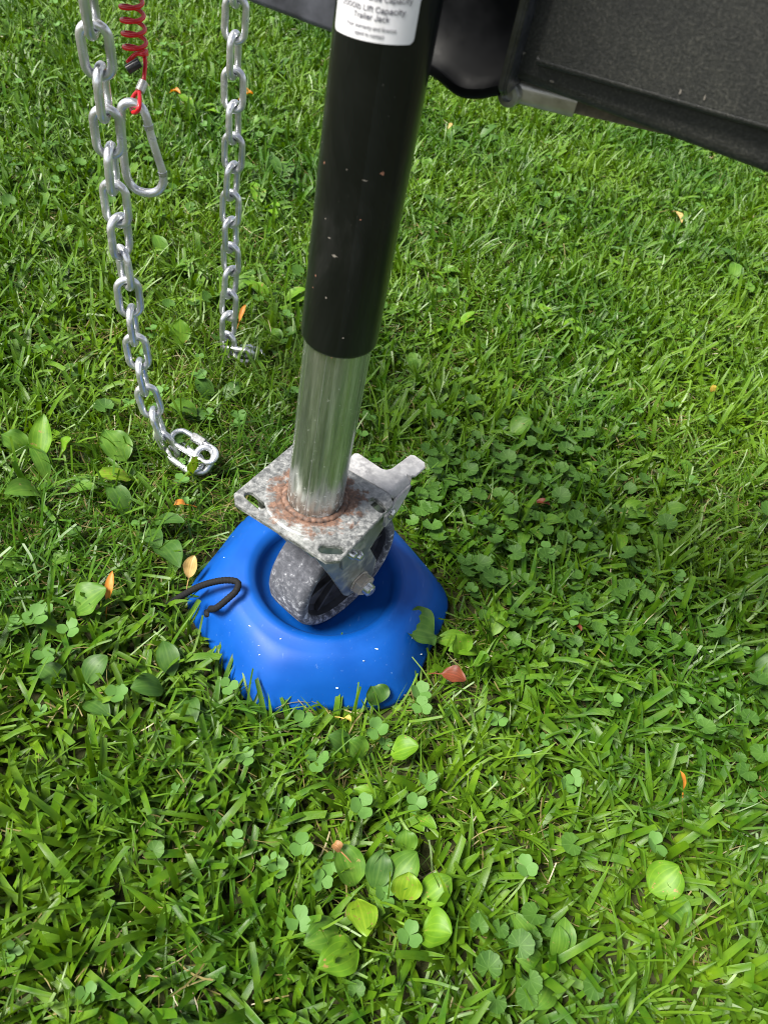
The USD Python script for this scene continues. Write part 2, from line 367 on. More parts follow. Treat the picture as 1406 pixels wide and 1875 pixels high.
# mounting plate: zinc with white bloom, rust in a ring round the tube
mat('plate_look', {
    'g': ('geometry', {}), 'of': ('vector_math', {'math_type': 'subtract', 'vector2': (JACK[0], JACK[1], PLATE_Z)}),
    'fl': ('vector_math', {'math_type': 'multiply', 'vector2': (1, 1, 0)}), 'ln': ('vector_math', {'math_type': 'length'}),
    'n': ('noise_texture', {'scale': 190.0, 'detail': 8.0, 'roughness': .74, 'distortion': .4}), 'n2': ('noise_texture', {'scale': 75.0, 'detail': 5.0, 'roughness': .65}), 'n3': ('noise_texture', {'scale': 420.0, 'detail': 3.0}),
    'd': ('map_range', {'from_min': .030, 'from_max': .060, 'to_min': .20, 'to_max': -.20, 'clamp': True}),
    'ad': ('math', {'math_type': 'add'}), 'rm': ('map_range', {'from_min': .50, 'from_max': .60, 'to_min': 0., 'to_max': .88, 'clamp': True}),
    'rc': ('rgb_ramp', {'ramp': [(.28, (.016, .009, .006)), (.42, (.038, .016, .008)), (.52, (.080, .030, .011)), (.60, (.115, .052, .026)), (.70, (.17, .125, .10))]}),
    'zc': ('rgb_ramp', {'ramp': [(.28, (.105, .11, .11)), (.44, (.135, .14, .14)), (.56, (.165, .17, .17)), (.63, (.21, .21, .21)), (.70, (.36, .36, .36))]}),
    'zm': ('map_range', {'from_min': .42, 'from_max': .58, 'to_min': .75, 'to_max': .1, 'clamp': True}),
    'mx': ('mix_color', {}), 'mm': ('mix_float', {'b': .0}), 'mr': ('mix_float', {'a': .42, 'b': .8}),
    'bp': ('bump', {'strength': .10, 'distance': .0006}), 'p': ('principled_bsdf', {})},
    [('g.position', 'of.vector1'), ('of.vector', 'fl.vector1'), ('fl.vector', 'ln.vector1'), ('g.position', 'n.vector'), ('g.position', 'n2.vector'), ('g.position', 'n3.vector'),
     ('ln.value', 'd.value'), ('d.result', 'ad.value1'), ('n2.fac', 'ad.value2'), ('ad.value', 'rm.value'), ('n.fac', 'rc.fac'), ('n.fac', 'zc.fac'), ('n.fac', 'zm.value'),
     ('zc.color', 'mx.a'), ('rc.color', 'mx.b'), ('rm.result', 'mx.fac'), ('mx.result', 'p.base_color'), ('zm.result', 'mm.a'), ('rm.result', 'mm.fac'), ('mm.result', 'p.metallic'),
     ('rm.result', 'mr.fac'), ('mr.result', 'p.roughness'), ('n.fac', 'bp.height'), ('bp.normal', 'p.normal')], 'p.BSDF')

# black paint with fine scratches and dust
mat('black_paint', {
    'tc': ('texture_coordinate', {}), 'mp': ('mapping', {'scale': (1, 1, .35), 'rotation': (0, .3, 0)}),
    'n': ('noise_texture', {'scale': 22.0, 'detail': 5.0, 'roughness': .6, 'distortion': .6}), 'nd': ('noise_texture', {'scale': 520.0, 'detail': 2.0}),
    'r': ('rgb_ramp', {'ramp': [(.42, (.0026, .0032, .0031)), (.56, (.0040, .0047, .0045)), (.68, (.009, .0096, .0095)), (.80, (.018, .019, .018))]}),
    'rr': ('map_range', {'from_min': .35, 'from_max': .7, 'to_min': .16, 'to_max': .34}),
    'ds': ('map_range', {'from_min': .74, 'from_max': .82, 'to_min': 0., 'to_max': .5, 'clamp': True}), 'mx': ('mix_color', {'b': (.12, .115, .105)}),
    'p': ('principled_bsdf', {'specular_ior_level': .32})},
    [('tc.object', 'mp.vector'), ('mp.vector', 'n.vector'), ('tc.object', 'nd.vector'), ('n.fac', 'r.fac'), ('n.fac', 'rr.value'), ('nd.fac', 'ds.value'), ('ds.result', 'mx.fac'), ('r.color', 'mx.a'),
     ('mx.result', 'p.base_color'), ('rr.result', 'p.roughness')], 'p.BSDF')
# textured, dusty black coating on the trailer frame
mat('frame_coating', {
    'tc': ('texture_coordinate', {}), 'n': ('noise_texture', {'scale': 620.0, 'detail': 4.0, 'roughness': .7}), 'n2': ('noise_texture', {'scale': 40.0, 'detail': 4.0}),
    'r': ('rgb_ramp', {'ramp': [(.36, (.005, .0058, .0055)), (.52, (.012, .0128, .012)), (.70, (.034, .034, .031))]}),
    'r2': ('rgb_ramp', {'ramp': [(.35, (.75, .75, .75)), (.65, (1.15, 1.13, 1.05))]}), 'mu': ('mix_color', {'blend_type': 'multiply', 'fac': 1.0, 'use_clamp': False}),
    'bp': ('bump', {'strength': .55, 'distance': .0006}), 'p': ('principled_bsdf', {'roughness': .52, 'specular_ior_level': .4})},
    [('tc.object', 'n.vector'), ('tc.object', 'n2.vector'), ('n.fac', 'r.fac'), ('n2.fac', 'r2.fac'), ('r.color', 'mu.a'), ('r2.color', 'mu.b'), ('mu.result', 'p.base_color'), ('n.fac', 'bp.height'), ('bp.normal', 'p.normal')], 'p.BSDF')
plain('scuffed_frame', (.030, .032, .040), .36, spec=.5, vary=.6, scale=45, bump=.1, bscale=120)
plain('gloss_black', (.0025, .0028, .0034), .5, spec=.09, vary=.3, scale=60)
plain('rusty_steel', (.085, .070, .052), .8, vary=.5, scale=220, bump=.5, bscale=400)
plain('pin_steel', (.36, .34, .30), .40, metal=.8, vary=.2, scale=80, bump=.1)
plain('black_plastic', (.008, .008, .009), .3, vary=.2)
plain('label_paper', (.52, .52, .545), .35, vary=.03, scale=60, coat=.3)
plain('label_ink', (.055, .050, .065), .5, vary=.2)
plain('label_grey_ink', (.21, .205, .225), .5, vary=.15)
plain('chip_rust', (.17, .075, .045), .8, vary=.45, scale=500)
plain('chip_grey', (.11, .10, .085), .7, vary=.3, scale=500)
plain('grit_look', (.30, .34, .36), .8, vary=.4, scale=300)
plain('bracket_edge', (.012, .013, .015), .25, spec=.8, vary=.4, scale=90)
plain('red_vinyl', (.46, .008, .014), .28, spec=.5, vary=.08, scale=50)
plain('ferrule_metal', (.48, .47, .45), .4, metal=.7, vary=.15, scale=300)
plain('rope_black', (.0045, .0045, .005), .8, spec=.2, vary=.4, scale=900, bump=.2, bscale=900)
# moulded blue polyethylene with faint scratches and dust
mat('blue_plastic', {
    'tc': ('texture_coordinate', {}), 'n': ('noise_texture', {'scale': 24.0, 'detail': 4.0}), 'nd': ('noise_texture', {'scale': 330.0, 'detail': 3.0}),
    'mp': ('mapping', {'scale': (1, .12, 1), 'rotation': (0, 0, .9)}), 'ns': ('noise_texture', {'scale': 420.0, 'detail': 2.0}),
    'r': ('rgb_ramp', {'ramp': [(.3, (.0002, .038, .198)), (.7, (.0004, .050, .240))]}),
    'ds': ('map_range', {'from_min': .70, 'from_max': .80, 'to_min': 0., 'to_max': .35, 'clamp': True}),
    'sc': ('map_range', {'from_min': .70, 'from_max': .76, 'to_min': 0., 'to_max': .18, 'clamp': True}), 'sm': ('math', {'math_type': 'maximum'}),
    'mx': ('mix_color', {'b': (.16, .24, .36)}), 'rr': ('map_range', {'from_min': .3, 'from_max': .7, 'to_min': .44, 'to_max': .56}),
    'bp': ('bump', {'strength': .05, 'distance': .0006}), 'p': ('principled_bsdf', {'specular_ior_level': .20})},
    [('tc.object', 'n.vector'), ('tc.object', 'nd.vector'), ('tc.object', 'mp.vector'), ('mp.vector', 'ns.vector'), ('ns.fac', 'sc.value'), ('n.fac', 'r.fac'), ('nd.fac', 'ds.value'),
     ('ds.result', 'sm.value1'), ('sc.result', 'sm.value2'), ('sm.value', 'mx.fac'), ('r.color', 'mx.a'), ('mx.result', 'p.base_color'),
     ('n.fac', 'rr.value'), ('rr.result', 'p.roughness'), ('nd.fac', 'bp.height'), ('bp.normal', 'p.normal')], 'p.BSDF')
# worn grey tread with chalky scuffs
mat('tread_rubber', {
    'tc': ('texture_coordinate', {}), 'n': ('noise_texture', {'scale': 150.0, 'detail': 8.0, 'roughness': .72, 'distortion': .35}), 'nb': ('noise_texture', {'scale': 60.0, 'detail': 3.0}), 'g': ('geometry', {}), 'sx': ('separate_xyz', {}),
    'h': ('map_range', {'from_min': .05, 'from_max': .14, 'to_min': .09, 'to_max': -.03, 'clamp': True}), 'ad': ('math', {'math_type': 'add'}),
    'r': ('rgb_ramp', {'ramp': [(.33, (.030, .032, .040)), (.50, (.058, .061, .074)), (.585, (.095, .099, .115)), (.64, (.25, .26, .285)), (.74, (.42, .42, .46))]}),
    'bp': ('bump', {'strength': .3, 'distance': .0008}), 'p': ('principled_bsdf', {'roughness': .72, 'specular_ior_level': .3})},
    [('tc.object', 'n.vector'), ('tc.object', 'nb.vector'), ('g.position', 'sx.vector'), ('sx.z', 'h.value'), ('n.fac', 'ad.value1'), ('h.result', 'ad.value2'), ('ad.value', 'r.fac'), ('r.color', 'p.base_color'), ('n.fac', 'bp.height'), ('bp.normal', 'p.normal')], 'p.BSDF')
plain('wheel_side', (.022, .022, .026), .6, vary=.6, scale=90, bump=.3, bscale=200)

# ------------------------------------------------------------------ ground
rng = np.random.default_rng(7)
n = 90
gx = np.r_[-40, -12, -5, np.linspace(-2.6, 2.6, n), 5, 12, 40]; gy = np.r_[-40, -10, -3, np.linspace(-.9, 5.2, n), 8, 16, 60]
GX, GY = np.meshgrid(gx, gy)
GZ = (meshkit.fbm(np.stack([GX * 9, GY * 9, GX * 0], -1), 3, 3) - .5) * .012 - .004
idx = np.arange(GX.size).reshape(GX.shape)
GF = np.stack([idx[:-1, :-1], idx[:-1, 1:], idx[1:, 1:], idx[1:, :-1]], -1).reshape(-1, 4)
g = usdkit.mesh(stage, '/World/ground', (np.stack([GX, GY, GZ], -1).reshape(-1, 3), GF), L['ground_look'], smooth=True)
tag(g, kind='structure')

# ------------------------------------------------------------------ the blue wheel dock
DOCK = np.array([-.0450, .518])


def dock_r(phi, k=1.0):
    d = np.mod(np.degrees(phi) - 17 + 30, 60) - 30
    r = .131 / np.cos(np.radians(30 - np.abs(d)))
    return (.40 * np.minimum(r, .1450 + (r - .1450) * .30) + .60 * (.1395 + .0060 * np.cos(np.radians(d * 6)))) * k + .0045


def dock_mesh(n=192):
    phi = np.linspace(0, 2 * np.pi, n, endpoint=False)
    hexr = dock_r(phi); hexs = .131 + .004 * np.cos(phi * 6 - np.radians(150))
    rows = []
    def row(rad, z):
        rows.append(np.stack([rad * np.cos(phi), rad * np.sin(phi), np.full(n, z) if np.ndim(z) == 0 else z], -1))
    row(hexr * .985, 0.0); row(hexr * 1.0, .003); row(hexr * 1.0, .010); row(hexr * .985, .0145); row(hexr * .96, .018)
    rim = .0840
    for t in np.linspace(.06, 1, 9)[1:]:                      # outer slope blends hexagon to circle
        rad = hexr * .96 * (1 - t) + (rim + .012) * t + .004 * np.sin(np.pi * t) * 0
        row(rad, .018 + (.0575 - .018) * np.sin(t * np.pi / 2) ** .9)
    row(rim + .007, .0596); row(rim + .003, .0603); row(rim, .0597); row(rim - .004, .0575); row(rim - .008, .0535)
    for t in np.linspace(0, 1, 9)[1:]:                        # the bowl
        a = t * np.pi / 2
        row((rim - .008) * np.cos(a) + .001, .0185 + .035 * (1 - np.sin(a)) ** .85)
    V = np.vstack(rows); k = len(rows)
    F = [[i * n + q, i * n + (q + 1) % n, (i + 1) * n + (q + 1) % n, (i + 1) * n + q] for i in range(k - 1) for q in range(n)]
    F = np.array(F); V = np.vstack([V, V[-n:].mean(0)])
    F = np.vstack([F[:, [0, 1, 2]], F[:, [0, 2, 3]], [[(k - 1) * n + q, (k - 1) * n + (q + 1) % n, len(V) - 1] for q in range(n)]])
    return V + [DOCK[0], DOCK[1], 0], F


def dock_top(xy):
    """Height of the dock's outer slope at a point."""
    d = np.asarray(xy) - DOCK; phi = np.arctan2(d[1], d[0]); r = np.hypot(*d); hr = float(dock_r(np.array([phi]))[0]) * .96
    t = np.clip((hr - r) / (hr - .096), 0, 1)
    return .018 + .0395 * np.sin(t * np.pi / 2) ** .9


dock = thing('wheel_dock', 'bright blue moulded plastic wheel dock lying in the grass, with a round bowl', 'wheel dock', (*DOCK, 0))
part('dock_body', dock_mesh(), 'blue_plastic', dock, smooth=True)
# cord handle: knot hole, up in a loop, away into the grass
hole = ground_at(383, 1124, .040); hz = dock_top(hole[:2])
hole = ground_at(383, 1124, hz)
cord = [hole + [0, 0, -.006], hole + [.001, .001, .006]] + [ground_at(*p, z) for p, z in (((398, 1112), .058), ((420, 1094), .066), ((434, 1079), .071), ((436, 1068), .073), ((424, 1063), .072), ((395, 1065), .067), ((365, 1074), .055), ((340, 1087), .040), ((322, 1098), .026), ((306, 1110), .010), ((296, 1117), -.004))]
cp = smooth_path(cord, 240)
rr = np.full(len(cp), .0034)
cv, cf = tube(cp, rr, 14, caps=True)
ring = np.arange(len(cp) * 14) // 14; col = np.arange(len(cp) * 14) % 14
ctr = np.vstack([np.repeat(cp, 14, 0), cp[:1], cp[-1:]])
dv = cv - ctr
wob = 1 + .12 * np.r_[np.sin(ring * .75 + col * 2 * np.pi / 14 * 3) * np.sin(ring * .75 - col * 2 * np.pi / 14 * 3), 0, 0]
cordm = part('cord', (ctr + dv * wob[:, None], cf), 'rope_black', dock, smooth=True, label='black braided cord handle')
part('cord_end', tube([hole + [0, 0, -.002], hole + [0, 0, .003], hole + [.0005, .0005, .0045]], [.0054, .0056, .004], 16), 'rope_black', cordm)

drng = np.random.default_rng(5)
bits = []
for k in range(16):
    a = drng.uniform(0, 2 * np.pi); r_ = drng.uniform(.098, .132)
    q = DOCK + r_ * np.array([math.cos(a), math.sin(a)]); z_ = dock_top(q)
    sz = drng.uniform(.0003, .0008) * (1.8 if k % 9 == 0 else 1)
    m_ = trimesh.creation.icosphere(1, 1.0); m_.apply_scale([sz * drng.uniform(1, 3.0), sz, sz * .45])
    m_.apply_transform(trimesh.transformations.rotation_matrix(drng.uniform(0, 3.1), [0, 0, 1])); m_.apply_translation([*q, z_ + .0004])
    bits.append(m_)
part('grit', join(*bits), 'grit_look', dock, smooth=False, kind='stuff')
# ------------------------------------------------------------------ the trailer jack
TH = -.39
PU = np.array([math.cos(TH), math.sin(TH), 0]); PV = np.array([-math.sin(TH), math.cos(TH), 0])
JO = np.array([*JACK, 0.0])
jack = thing('trailer_jack', 'black tubular trailer jack on a rusty caster wheel standing in the blue dock', 'trailer jack', (*JACK, .019))
R_IN, R_OUT = .0254, .0286
Z_SLEEVE = .4015
part('inner_tube', lathe([(R_IN, PLATE_Z - .001), (R_IN, PLATE_Z + .004), (R_IN, Z_SLEEVE + .01)], 96, JO), 'inner_tube_look', jack, smooth=True)
part('outer_tube', lathe([(R_IN + .0002, Z_SLEEVE + .004), (R_OUT - .0024, Z_SLEEVE), (R_OUT - .0011, Z_SLEEVE + .0005), (R_OUT - .0003, Z_SLEEVE + .0018), (R_OUT, Z_SLEEVE + .0040), (R_OUT, .55), (R_OUT, .84), (R_OUT - .004, .845), (0, .845)], 96, JO), 'black_paint', jack, smooth=40)

# the seam of the inner tube, scuffs and dust are added below


def on_tube(poly_or_mesh, ang0, z0, r):
    """Bends a flat mesh (x along the circumference, y up, z out) round the outer tube."""
    v, f = poly_or_mesh
    v = np.asarray(v); a = ang0 + v[:, 0] / r; rad = r + v[:, 2]
    return np.stack([JACK[0] + rad * np.cos(a), JACK[1] + rad * np.sin(a), z0 + v[:, 1]], -1), f


def tube_hit(px, py, r=R_OUT):
    """Angle and height at which the sight line of a pixel meets the tube."""
    d = RCAM @ np.array([(px - CX) / F_PX, (py - CY) / F_PX, 1.0]); o = -JACK
    a, b, c = d[0] ** 2 + d[1] ** 2, 2 * (o[0] * d[0] + o[1] * d[1]), o @ o - r * r
    t = (-b - math.sqrt(max(b * b - 4 * a * c, 0))) / (2 * a)
    p = d * t
    return math.atan2(p[1] - JACK[1], p[0] - JACK[0]), p[2] + CAM_H


a_seam, _ = tube_hit(578, 800, R_IN)
part('tube_seam', tube([[JACK[0] + (R_IN - .0002) * math.cos(a_seam), JACK[1] + (R_IN - .0002) * math.sin(a_seam), z] for z in np.linspace(PLATE_Z + .004, Z_SLEEVE + .003, 12)], .00055, 8), 'bright_zinc', jack, smooth=True)
aL, zL = tube_hit(614, 52); aR, zR = tube_hit(756, 80); aM, _ = tube_hit(690, 66)
z_lab = (zL + zR) / 2
wl = (aR - aL) * R_OUT; lab_h = .085
lab_poly = sbox(-wl / 2, 0, wl / 2, lab_h).buffer(-.003).buffer(.003, 8)
# fine grid strips so that the paper bends round the tube
strips = []
xs = np.linspace(-wl / 2, wl / 2, 49)
for x0, x1 in zip(xs[:-1], xs[1:]):
    pc = lab_poly.intersection(sbox(x0, 0, x1, lab_h))
    if not pc.is_empty:
        m = trimesh.creation.extrude_polygon(pc, .00025, engine='earcut'); strips.append((m.vertices + [0, 0, .00005], m.faces))
a_mid = (aL + aR) / 2
lab_slope = (zR - zL) / wl


def on_label(v, f):
    v = np.array(v); v[:, 1] += v[:, 0] * lab_slope
    return on_tube((v, f), a_mid, z_lab, R_OUT)


label = part('label', on_label(*join(*strips)), 'label_paper', jack, smooth=False)


def text_line(s, size, y, x_mid, mat_, nm='lettering', bold=False, width=None):
    m = meshkit.text_mesh(s, size, .0001, bold)
    v = np.array(m.vertices); w = v[:, 0].max() - v[:, 0].min()
    if width:
        v[:, 0] *= width / w; w = width
    v[:, 0] += x_mid - w / 2 - v[:, 0].min(); v[:, 1] += y; v[:, 2] += .00042
    part(nm, on_label(v, m.faces), mat_, label, smooth=False)


for txt, (x0_, y0_), (x1_, y1_), hh, mt in (('agent to contact', (650, 56), (703, 66), .0018, 'label_grey_ink'), ('Your warranty and license', (636, 36), (725, 56), .0018, 'label_grey_ink'),
                                            ('Trailer Jack', (649, 21), (713, 36), .0026, 'label_ink'), ('2000lb Lift Capacity', (630, 1), (743, 19), .0026, 'label_ink'), ('2000lb Side Capacity', (638, -19), (756, 0), .0026, 'label_ink')):
    a0_, z0_ = tube_hit(x0_, y0_); a1_, z1_ = tube_hit(x1_, y1_)
    am_, zm_ = (a0_ + a1_) / 2, (z0_ + z1_) / 2
    xm_ = (am_ - a_mid) * R_OUT
    text_line(txt, hh, zm_ - z_lab - xm_ * lab_slope - hh / 2, xm_, mt, width=(a1_ - a0_) * R_OUT)
# chips in the paint
crng = np.random.default_rng(11)
for (px, py, w, h, mt) in ((700, 317, 9, 7, 'chip_rust'), (594, 297, 4, 5, 'chip_rust'), (612, 468, 12, 5, 'chip_grey'), (578, 504, 4, 5, 'chip_rust'), (573, 526, 3, 3, 'chip_rust'), (597, 545, 4, 6, 'chip_grey'),
                           (596, 400, 3, 3, 'chip_grey'), (603, 435, 6, 3, 'chip_grey'), (628, 619, 5, 3, 'chip_grey'), (660, 402, 3, 2, 'chip_rust'), (607, 655, 5, 2, 'chip_rust'), (590, 260, 2, 3, 'chip_grey'), (635, 310, 2, 3, 'chip_grey'), (668, 330, 8, 2, 'chip_grey')):
    a, z = tube_hit(px, py); s = .00024
    k = 10; t = np.linspace(0, 2 * np.pi, k, endpoint=False); rad = 1 + crng.uniform(-.4, .4, k)
    pg = Polygon(np.stack([w * s / 1.6 * rad * np.cos(t), h * s / 1.6 * 1.1 * rad * np.sin(t)], -1)).buffer(0)
    if pg.geom_type != 'Polygon':
        pg = max(pg.geoms, key=lambda q: q.area)
    m = trimesh.creation.extrude_polygon(pg, .00012, engine='earcut')
    part('paint_chip', on_tube((m.vertices + [0, 0, -.00003], m.faces), a, z, R_OUT), mt, jack, smooth=False)

# mounting plate with four slots
W2, H2, ch = .0585, .0518, .0085
pl = Polygon([(-W2, -H2 + ch), (-W2 + ch, -H2), (W2 - ch, -H2), (W2, -H2 + ch), (W2, H2 - ch), (W2 - ch, H2), (-W2 + ch, H2), (-W2, H2 - ch)]).buffer(-.002).buffer(.002, 6)
for a, b in (((-.0468, -.0360), (-.0320, -.0385)), ((.0405, -.0425), (.0510, -.0350)), ((.0428, .0330), (.0530, .0305)), ((-.0470, .0350), (-.0340, .0390))):
    pl = pl.difference(LineString([a, b]).buffer(.0047, 8))
plate = part('mounting_plate', frame([*JACK, PLATE_Z - .0055], PU, PV, Z3, extrude(pl, .0055, .0009)), 'plate_look', jack, smooth=25)
ringp = [(.0300, .0002), (.0306, .0012), (.0330, .0019), (.0350, .0012), (.0362, .0016), (.0385, .0018), (.0396, .0011), (.0410, .0014), (.0440, .0014), (.0452, .0008), (.0464, .0001)]
part('pressed_rings', lathe([(r, PLATE_Z + z) for r, z in ringp], 96, JO), 'plate_look', plate, smooth=True)
wb = np.linspace(0, 2 * np.pi, 120, endpoint=False)
wr = R_IN + .0022 + .0006 * np.sin(wb * 23) * np.sin(wb * 7)
part('weld_bead', tube(np.stack([JACK[0] + wr * np.cos(wb), JACK[1] + wr * np.sin(wb), np.full(120, PLATE_Z + .0008)], -1), .0030 + .0004 * np.sin(wb * 31), 10, closed=True), 'plate_look', plate, smooth=True)

# fork and wheel (turned a little against the plate)
TW = -.55
WU = np.array([math.cos(TW), math.sin(TW), 0]); WV = np.array([-math.sin(TW), math.cos(TW), 0])
leg = Polygon([(-.036, .214), (-.034, .200), (-.004, .1435), (.0255, .0845), (.032, .0775), (.046, .0745), (.066, .0775), (.0715, .084), (.0705, .108), (.0530, .1414), (.0670, .1610), (.080, .180), (.078, .198), (.060, .214)]).buffer(-.0015).buffer(.0015, 5)
for sgn in (1, -1):
    o = JO + WU * (.0335 if sgn > 0 else -.0335 + .0 - .0042)
    part('fork_leg', frame(o, WV, Z3, WU, extrude(leg, .0042, .0010)), 'fork_zinc', jack, smooth=25)
part('swivel_housing', lathe([(.0, .196), (.034, .196), (.041, .200), (.044, .206), (.044, .2120), (.036, .2160), (.0, .2160)], 64, JO), 'fork_zinc', jack, smooth=30)
part('fork_crown', frame(JO + np.array([0, 0, .198]), WV, WU, Z3, rbox(-.036, .062, -.037, .037, 0, .0055, .0015)), 'fork_zinc', jack, smooth=30)
AX = JO + WV * .0460 + Z3 * .0925      # wheel axle
R_W, HW = .0735, .0265
tyre = [(.0600, -HW + .006), (.0612, -HW + .0025), (.0625, -HW + .001), (.0660, -HW + .0002), (.0700, -HW + .0022), (.0725, -HW + .0060), (.0733, -HW + .011), (.0735, 0), (.0733, HW - .011), (.0725, HW - .0060), (.0700, HW - .0022), (.0660, HW - .0002), (.0625, HW - .001), (.0612, HW - .0025), (.0600, HW - .006)]
wheel = part('wheel', lathe(tyre, 120, AX, WU), 'tread_rubber', jack, smooth=40)
disc = [(.0, -.009), (.018, -.012), (.0182, -HW + .001), (.0090, -HW - .002), (.0, -HW - .002)]
part('wheel_disc', lathe([(.0605, HW - .006), (.0590, HW - .014), (.0540, HW - .018), (.020, HW - .017), (.0185, HW - .014), (.0180, HW - .001), (.0170, HW + .001), (.007, HW + .001)], 72, AX, WU), 'wheel_side', wheel, smooth=35)
part('wheel_disc', lathe([(.007, -HW - .001), (.0170, -HW - .001), (.0180, -HW + .001), (.0185, -HW + .014), (.020, -HW + .017), (.0540, -HW + .018), (.0590, -HW + .014), (.0605, -HW + .006)], 72, AX, WU), 'wheel_side', wheel, smooth=35)
for k in range(8):
    a = k * np.pi / 4 + .2
    e1 = WV * np.cos(a) + Z3 * np.sin(a); e2 = -WV * np.sin(a) + Z3 * np.cos(a)
    part('wheel_rib', frame(AX + WU * (HW - .019), e1, e2, WU, rbox(.018, .0590, -.0014, .0014, 0, .0085, .0006, 1)), 'wheel_side', wheel, smooth=30)
hexa = Polygon([(.0128 * math.cos(k * math.pi / 3 + .3), .0128 * math.sin(k * math.pi / 3 + .3)) for k in range(6)]).buffer(-.001).buffer(.001, 4)
part('washer', lathe([(0, 0), (.0128, 0), (.0132, .0006), (.0128, .0016), (0, .0016)], 40, AX + WU * .0377, WU), 'nut_zinc', jack)
nut = part('axle_nut', frame(AX + WU * .0393, WV, Z3, WU, extrude(hexa, .0095, .0014)), 'nut_zinc', jack, smooth=25)
thr = []
for k in range(7):
    thr += [(.0064, k * .0011), (.0070, k * .0011 + .0005)]
thr += [(.0056, .0080), (.0048, .0086), (0, .0086)]
part('bolt_end', lathe(thr, 32, AX + WU * .0480, WU), 'bright_zinc', nut, smooth=30)
part('bolt_head', frame(AX - WU * .0455, WV, Z3, WU, extrude(hexa, .007, .001)), 'nut_zinc', jack, smooth=25)
# brake stop under the plate edge
bs = Polygon([(.008, .146), (.036, .148), (.040, .158), (.033, .176), (.012, .178), (.004, .166)]).buffer(-.002).buffer(.002, 4)
part('brake_bracket', frame(JO + WU * .0378, WV, Z3, WU, extrude(bs, .0030, .0008)), 'fork_zinc', jack, smooth=25)
for dv, dz in ((.016, .168), (.027, .157)):
    part('brake_rivet', lathe([(0, 0), (.0050, 0), (.0050, .003), (.0036, .0062), (0, .0068)], 24, JO + WU * .0408 + WV * dv + Z3 * dz, WU), 'bright_zinc', jack, smooth=35)
# brake pedal behind the plate, its right edge bent down
ped = Polygon([(-.0100, .0575), (.0475, .0575), (.0515, .0640), (.0520, .0900), (.0505, .0935), (.0530, .0960), (.0540, .1130), (.0500, .1185), (.0370, .1200), (.0335, .1180), (.0295, .0880), (.0265, .0830), (.0220, .0812), (-.0070, .0835), (-.0100, .0810)]).buffer(-.0018).buffer(.0018, 6)
pv, pf = extrude(ped, .0032, .0008)
pm = trimesh.Trimesh(pv, pf); pm = pm.subdivide_to_size(.006)
pv, pf = np.array(pm.vertices), np.array(pm.faces)
over = np.maximum(pv[:, 0] - .0455, 0) * (pv[:, 1] < .092)
pv[:, 2] -= over * 1.0 + over ** 2 * 30
part('brake_pedal', frame([*JACK, PLATE_Z - .010], PU, PV, Z3, (pv, pf)), 'pedal_zinc', jack, smooth=35)
part('pedal_flange', frame(JO + PU * .0505 + PV * .0 + Z3 * 0, PV, Z3, PU, extrude(Polygon([(.046, .196), (.064, .209), (.092, .207), (.088, .196), (.070, .180), (.050, .176)]).buffer(-.003).buffer(.003, 5), .0030, .0008)), 'pedal_zinc', jack, smooth=30)
part('pedal_pivot', lathe([(0, 0), (.0062, 0), (.0062, .002), (.004, .004), (0, .0045)], 24, JO + PU * .0535 + PV * .0560 + Z3 * .1935, PU), 'bright_zinc', jack, smooth=30)

# ------------------------------------------------------------------ the trailer tongue
TT = -.32
TU = np.array([math.cos(TT), math.sin(TT), 0]); TV = np.array([-math.sin(TT), math.cos(TT), 0])
tongue = thing('trailer_tongue', 'dusty black steel trailer tongue crossing behind the jack to the right edge', 'trailer tongue', (*(JO + TU * .5 + TV * .1)[:2], .58))


def prism(section, u0, u1):
    """A bar along the tongue: section of (v, z) outline."""
    pg = Polygon(section)
    m = trimesh.creation.extrude_polygon(pg, u1 - u0, engine='earcut')
    return frame(JO + TU * u0, TV, Z3, TU, (m.vertices, m.faces))


def rsec(v0, v1, z0, z1, r):
    return sbox(v0, z0, v1, z1).buffer(-r).buffer(r, 6).exterior.coords


Z_T = .582
part('side_beam', prism(rsec(.066, .170, Z_T, .705, .007), .0560, 1.6), 'frame_coating', tongue, smooth=40)
# side plate standing proud of the beam, its lower edge rising a little along the beam
pp = Polygon([(.0700, .5975), (1.6, .6880), (1.6, .7040), (.0700, .7040)])
sidep = part('side_plate', frame(JO + TV * .0668, TU, Z3, -TV, extrude(pp, .0075, .0022)), 'frame_coating', tongue, smooth=35)
part('beam_lip', frame(JO * 1.0, TU, TV, Z3, tube([(.0705, .0615, .5985), (.4, .0615, .6180), (1.6, .0615, .6890)], .0024, 10)), 'frame_coating', sidep, smooth=True)
for (px, py, w, h, rot) in ((952, 30, 20, 2, -1.2), (962, 52, 22, 2, -1.0), (975, 18, 14, 1.6, -1.3), (958, 95, 9, 5, .3), (948, 62, 12, 1.5, -1.15), (1010, 148, 8, 4, .1), (1245, 168, 3, 8, .2), (1290, 178, 3, 9, .2)):
    d_ = RCAM @ np.array([(px - CX) / F_PX, (py - CY) / F_PX, 1.0]); vv = .0657 if px < 990 else (.0655 if py > 140 and px < 1100 else .0590)
    t_ = (vv + JACK @ TV[:2]) / (d_[:2] @ TV[:2]); p_ = np.array([0, 0, CAM_H]) + d_ * t_
    k_ = 9; tt_ = np.linspace(0, 2 * np.pi, k_, endpoint=False); rr_ = 1 + crng.uniform(-.45, .45, k_)
    pg_ = affinity.rotate(Polygon(np.stack([w * .00016 * rr_ * np.cos(tt_), h * .00016 * rr_ * np.sin(tt_)], -1)).buffer(0), rot, use_radians=True)
    if pg_.geom_type == 'Polygon':
        m_ = trimesh.creation.extrude_polygon(pg_, .0003, engine='earcut')
        part('scuff', frame(p_, TU, Z3, -TV, (m_.vertices, m_.faces)), 'chip_grey', tongue, smooth=False)
